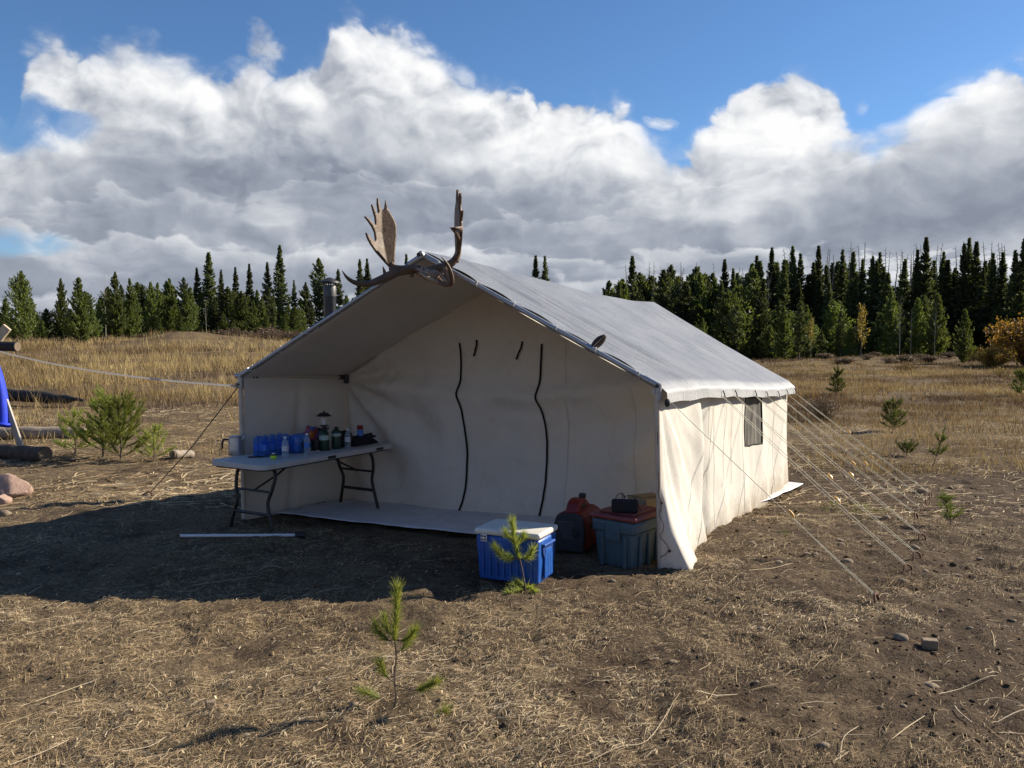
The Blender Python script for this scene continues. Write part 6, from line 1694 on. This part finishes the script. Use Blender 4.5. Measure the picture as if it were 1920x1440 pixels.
MB().prism([(0.13, 0.345), (0.18, 0.385), (0.25, 0.383), (0.30, 0.345)], GP(-0.057, 0, 0), -gn, up, gw, 0.114).build('handle_opening', M['gen_dark'], hnd, bevel=0.006)
MB().lathe([(0.030, 0.0), (0.032, 0.02), (0.028, 0.034), (0.012, 0.038)], GP(0.02, 0.27, 0.418), 14).build('fuel_cap', M['black'], gen, smooth=True)
for k in range(4): MB().box(GP(0.137, 0.14 + 0.03 * k, 0.20 + 0.012 * k), 0.006, 0.08, 0.008, math.atan2(gw.y, gw.x) + 0.0).build('vent_line', M['gen_dark'], gen)
MB().box(GP(0.137, 0.22, 0.275), 0.004, 0.06, 0.014, math.atan2(gw.y, gw.x)).build('plate', M['pot'], gen)
for w in (-0.1, 0.1):
    for d in (0.06, 0.40): MB().lathe([(0.018, 0.0), (0.02, 0.01), (0.016, 0.03)], GP(w, d, 0.0), 10).build('foot', M['black'], gen)

# ------------------------------------------------------------------ pole lying on the ground
p0, p1 = G(338, 1017), G(556, 1011)
pb = thing('loose_pole', (p0 + p1) / 2, 'white metal tube lying on the shaded dirt before the table', 'pole')
u_ = V3((0, 0, 0.022)); MB().tube([p0 + u_, p1 + u_], 0.0135, 10).build('tube', M['cap'], pb, smooth=True)
ax = (p1 - p0).normalized(); MB().tube([p1 + u_ - ax * 0.01, p1 + u_ + ax * 0.075], 0.027, 10).build('end_fitting', M['black'], pb, smooth=True); MB().tube([p0 + u_ - ax * 0.004, p0 + u_ + ax * 0.002], 0.010, 8).build('tube_opening', M['black'], pb)

# ------------------------------------------------------------------ left: logs, trestle, cloths
def log(name, a, b_, r0, r1, m, label, seed, ends=True, splint=False):
    rr = random.Random(seed); a, b_ = V3(a), V3(b_); n = 14; ax = (b_ - a).normalized(); side = ax.cross(V3((0, 0, 1))).normalized()
    e = thing(name, (a + b_) / 2, label, 'log')
    path = [a.lerp(b_, k / n) + side * rr.uniform(-.1, .1) * r0 + V3((0, 0, rr.uniform(-.08, .08) * r0)) for k in range(n + 1)]
    rad = [(r0 + (r1 - r0) * k / n) * rr.uniform(0.93, 1.07) for k in range(n + 1)]
    if splint:
        rad[-1] = 0.03; rad[-2] = r1 * 0.35; rad[-3] = r1 * 0.95; rad[-4] = r1 * 0.8; rad[5] *= 1.12
    mb = MB().tube(path, rad, 14); 
    mb.build('trunk', m, e, smooth=True)
    if ends and not splint:
        MB().tube([path[-1] - ax * 0.01, path[-1] + ax * 0.006], rad[-1] * 0.9, 14).build('sawn_end', M['cutend'], e)
    return e
g = G(86, 866); g2 = G(-90, 850)
log('fallen_log', g2 + V3((0, 0, .09)), g + V3((0, 0, .09)), 0.115, 0.115, M['darklog'], 'dark barked log lying at the foot of the trestle', 3)
g = G(160, 822); g2 = G(-80, 822); log('fallen_log', g2 + V3((0, 0, .08)), g + V3((0, 0, .08)), 0.12, 0.10, M['log'], 'long pale bleached log behind the trestle', 4, False)
g = G(157, 762); g2 = G(-60, 752); log('charred_log', g2 + V3((0, 0, .26)), g + V3((0, 0, .18)), 0.165, 0.12, M['char'], 'black charred log with splintered tip lying in the dry grass', 5, False, True)
g = G(324, 862); g2 = G(350, 858); log('log_piece', g2 + V3((0.06, 0.05, .06)), g + V3((0, 0, .06)), 0.062, 0.066, M['log'], 'short pale sawn log piece left of the table', 6)
g = G(30, 800); g2 = G(5, 797); log('fallen_branch', g2 + V3((-.3, 0, .03)), g + V3((0, 0, .02)), 0.04, 0.03, M['char'], 'small charred branch behind the blue cloth', 8, False)
# trestle of crossed planks
TY = 12.3
tr = thing('trestle', P(-60, 850, TY), 'wooden trestle of crossed planks with a dark log across', 'trestle')
def plank(a, b_, w, t, m, name):
    a, b_ = V3(a), V3(b_); ax = (b_ - a).normalized(); s = ax.cross(V3((0, 1, 0))).normalized(); n = ax.cross(s)
    R = Matrix((s, n, ax)).transposed()
    return MB().box((a + b_) / 2, w, t, (b_ - a).length, M=R).build(name, m, tr, bevel=0.006)
q = P(46, 850, TY); plank(V3((q.x, q.y, hz(q.x, q.y) - 0.02)), P(-92, 455, TY), 0.085, 0.04, M['greyplank'], 'plank')
q = P(-185, 850, TY + 0.06); plank(V3((q.x, q.y, hz(q.x, q.y) - 0.02)), P(14, 613, TY + 0.06), 0.13, 0.05, M['plank'], 'plank')
lg = MB().tube([P(-210, 640, TY + 0.0), P(-40, 648, TY - 0.1), P(32, 650, TY - 0.16)], [0.075, 0.075, 0.072], 14).build('cross_log', M['char'], tr, smooth=True)
dl = (P(32, 650, TY - 0.16) - P(-40, 648, TY - 0.1)).normalized(); MB().tube([P(32, 650, TY - 0.16), P(32, 650, TY - 0.16) + dl * 0.008], 0.066, 14).build('sawn_end', M['cutend'], tr)
# blue cloth draped over the leaning plank
def cl(a, b_):
    top = P(-30, 640, TY); u = -60 + 62 * a + 16 * b_ * (0.4 + a) + 3 * math.sin(a * 9 + b_ * 4); v = 655 + 145 * b_ - 14 * (1 - b_) * abs(a - 0.6) - 10 * (1 - a) * b_
    return P(u, v, TY - 0.10 - 0.07 * math.sin(math.pi * a) - 0.03 * math.sin(a * 14 + b_ * 3) * b_)
def cl2(a, b_): p = cl(a, b_); return V3((p.x, p.y + 0.22 - 0.25 * abs(a - 0.5) * 0.2, p.z))
cloth = thing('blue_cloth', P(-20, 800, TY), 'bright blue jacket draped over the leaning plank', 'jacket')
def clt(a, b_):
    an = 2 * math.pi * a; cx, cy = math.cos(an), math.sin(an)
    u = -30 + (34 + 8 * b_) * cx * (1 - 0.55 * (1 - b_) ** 3) + 9 * b_; v = 655 + 146 * b_ + 3 * math.sin(an * 3)
    p = P(u, v, TY); return V3((p.x, TY + cy * (0.10 + 0.05 * b_) + 0.016 * math.sin(an * 6 + 2 * b_), p.z + (0.02 * math.sin(an * 4) if b_ > 0.9 else 0)))
MB().grid(clt, 48, 24).build('fabric', M['bluecloth'], cloth, smooth='all', solid=0.006)
def hem(a, b_):
    an = 2 * math.pi * a; p = clt(a, 0.965); k = 0.02 * math.cos(2 * math.pi * b_); return p + V3((math.cos(an) * (0.012 + k), math.sin(an) * (0.012 + k), 0.026 * math.sin(2 * math.pi * b_)))
MB().grid(hem, 48, 8).build('hem', M['bluecloth'], cloth, smooth='all')
# pinkish rocks at the left edge
def rock(name, c_, sx, sy, sz, seed, label, m):
    bm = bmesh.new(); bmesh.ops.create_icosphere(bm, subdivisions=4, radius=1)
    rr = random.Random(seed); planes = [(V3((rr.uniform(-1, 1), rr.uniform(-1, 1), rr.uniform(-.3, 1))).normalized(), rr.uniform(0.62, 0.9)) for _ in range(9)]
    for v in bm.verts:
        q = v.co.normalized(); k = 1.0
        for n_, d_ in planes:
            t = q.dot(n_)
            if t * k > d_: k = d_ / t
        k *= 1 + 0.07 * float(fbm(q.x * 3 + seed, q.y * 3 + q.z * 2, seed, 3))
        v.co = (c_[0] + q.x * sx * k, c_[1] + q.y * sy * k, c_[2] + q.z * sz * k)
    me = bpy.data.meshes.new(name); bm.to_mesh(me); bm.free()
    o = finish(name, me, m, None, smooth=True, angle=28); tag(o, label, 'rock'); return o
g = G(12, 930); rock('rock', g + V3((-0.03, 0.10, 0.10)), 0.27, 0.20, 0.16, 4, 'pale pinkish rock on the ground at the left edge', M['pinkcloth'])
g2 = G(4, 941); rock('rock', g2 + V3((0, 0, 0.035)), 0.10, 0.08, 0.07, 9, 'small pinkish rock in front of the bigger pink one', M['pinkcloth'])

# ------------------------------------------------------------------ stones, wood bits
STONES = [(1648, 973, 22, 'pale rounded stone among the middle rope stakes'), (1664, 974, 18, 'flat stone right of the pale rounded one by the ropes'), (1683, 972, 12, None), (1592, 1053, 24, 'egg shaped brown stone between the first two guy ropes'),
          (1576, 1013, 18, 'flat pale stone above the egg shaped one'), (1579, 1019, 16, None), (1719, 1024, 22, 'flat pale stone below the fourth rope stake'), (1462, 1059, 16, 'pointed grey stone below the tent side wall'),
          (1514, 1042, 13, None), (1530, 1042, 13, None), (1694, 1092, 22, 'white topped stone beside the second rope stake'), (1733, 924, 24, 'round stone by the farthest rope stakes'), (1798, 1075, 16, None), (1737, 1070, 14, None),
          (1412, 1024, 18, 'stone lying by the tent side wall'), (1693, 1206, 30, 'dark round stone left of the wood block'), (1262, 1239, 20, 'dark smooth stone in the foreground left of the straw patch'), (1429, 1178, 20, 'pale stone in the right foreground dirt'),
          (1751, 1283, 32, 'flat half buried stone in the lower right foreground'), (1548, 1395, 26, 'round stone at the bottom right'), (287, 1240, 12, None), (614, 1274, 16, None), (538, 1271, 12, None), (426, 1318, 14, None), (63, 1374, 20, 'dark angular stone at the bottom left'),
          (1330, 1120, 16, None), (1655, 1322, 12, None), (1696, 1324, 14, None), (1550, 1122, 12, None), (4, 962, 30, 'grey boulder cut by the left edge beside the pink rock'), (1150, 1092, 16, 'bluish stone in the shade in front of the tote'), (1380, 1068, 14, None), (1840, 1042, 14, None), (1905, 1060, 14, None), (385, 872, 12, None), (360, 872, 10, None)]
stone_meshes = []
for k in range(4):
    bm = bmesh.new(); bmesh.ops.create_icosphere(bm, subdivisions=2, radius=1); rr = random.Random(k)
    for v in bm.verts:
        q = v.co; v.co = q * (1 + 0.55 * float(fbm(q.x * 1.2 + k * 5, q.y * 1.2 + q.z * 1.4, 40 + k, 3)))
    me = bpy.data.meshes.new('stone'); bm.to_mesh(me); bm.free(); me.materials.append(M['stone']); me.polygons.foreach_set('use_smooth', [True] * len(me.polygons)); stone_meshes.append(me)
for i, (u, v, wpx, lab) in enumerate(STONES):
    g = G(u, v + 2); s = wpx / 2 * g.y / FOC * 0.85
    o = bpy.data.objects.new('stone', stone_meshes[i % 4]); COL.objects.link(o); o.location = g + V3((0, s * 0.6, s * 0.08)); o.scale = (s * 1.05, s * random.uniform(.75, 1.1), s * random.uniform(.5, .7)); o.rotation_euler = (0, 0, random.uniform(-.5, .5))
    tag(o, lab or 'small grey stone lying loose on the dirt', 'stone', 'stones around the camp')
g = G(1748, 1218); wb = MB().box(g + V3((0, 0.03, 0.025)), 0.082, 0.055, 0.055, -0.25).build('wood_block', M['block'], bevel=0.006); tag(wb, 'small sawn wood block in the right foreground', 'wood block')
g = G(392, 1334); wb = MB().box(g + V3((0, 0.02, 0.018)), 0.045, 0.03, 0.05, 0.5).build('wood_chunk', M['block'], bevel=0.005); tag(wb, 'small upright wood chip in the left foreground', 'wood chip')
g = G(1545, 914)
STICKS = [([(1530, 1270), (1560, 1282), (1600, 1290)], None), ]
def stick(pts, r, label, m='plank'):
    pp = [G(u, v) + V3((0, 0, 0.012 + r)) for u, v in pts]; o = MB().tube([V3(q) for q in smooth_path([tuple(p) for p in pp], 4)], [r * 0.42] * (4 * (len(pts) - 1)) + [r * 0.2], 5).build('dry_stick', M[m], smooth=True); tag(o, label, 'stick', 'dry sticks on the ground')
stick([(1760, 1305), (1800, 1292), (1850, 1282), (1868, 1276)], 0.0045, 'pale curved stick right of the flat half buried stone')
stick([(1105, 1425), (1160, 1405), (1215, 1385), (1262, 1325)], 0.004, 'long bent straw stalk at the bottom centre')
stick([(1575, 1422), (1582, 1385), (1610, 1362)], 0.004, 'pale bent stalk beside the round bottom stone')
stick([(1870, 1358), (1910, 1345), (1960, 1330)], 0.006, 'pale stick leaving the picture at the lower right')
stick([(1790, 1330), (1800, 1345), (1822, 1362)], 0.007, 'thick pale root stub in the lower right')
stick([(1468, 1392), (1510, 1384), (1545, 1372)], 0.0035, 'thin pale stalk left of the round bottom stone')
stick([(835, 1216), (850, 1220), (872, 1217)], 0.006, 'short dark twig right of the foreground seedling', 'bark')
stick([(20, 1435), (85, 1412), (130, 1392)], 0.005, 'long straw stalk at the bottom left')
stick([(228, 1414), (280, 1398), (312, 1382)], 0.0045, 'straw stalk right of the bottom left one')
stick([(1195, 1140), (1215, 1146), (1240, 1144)], 0.011, 'short weathered stick in front of the tent corner', 'block')
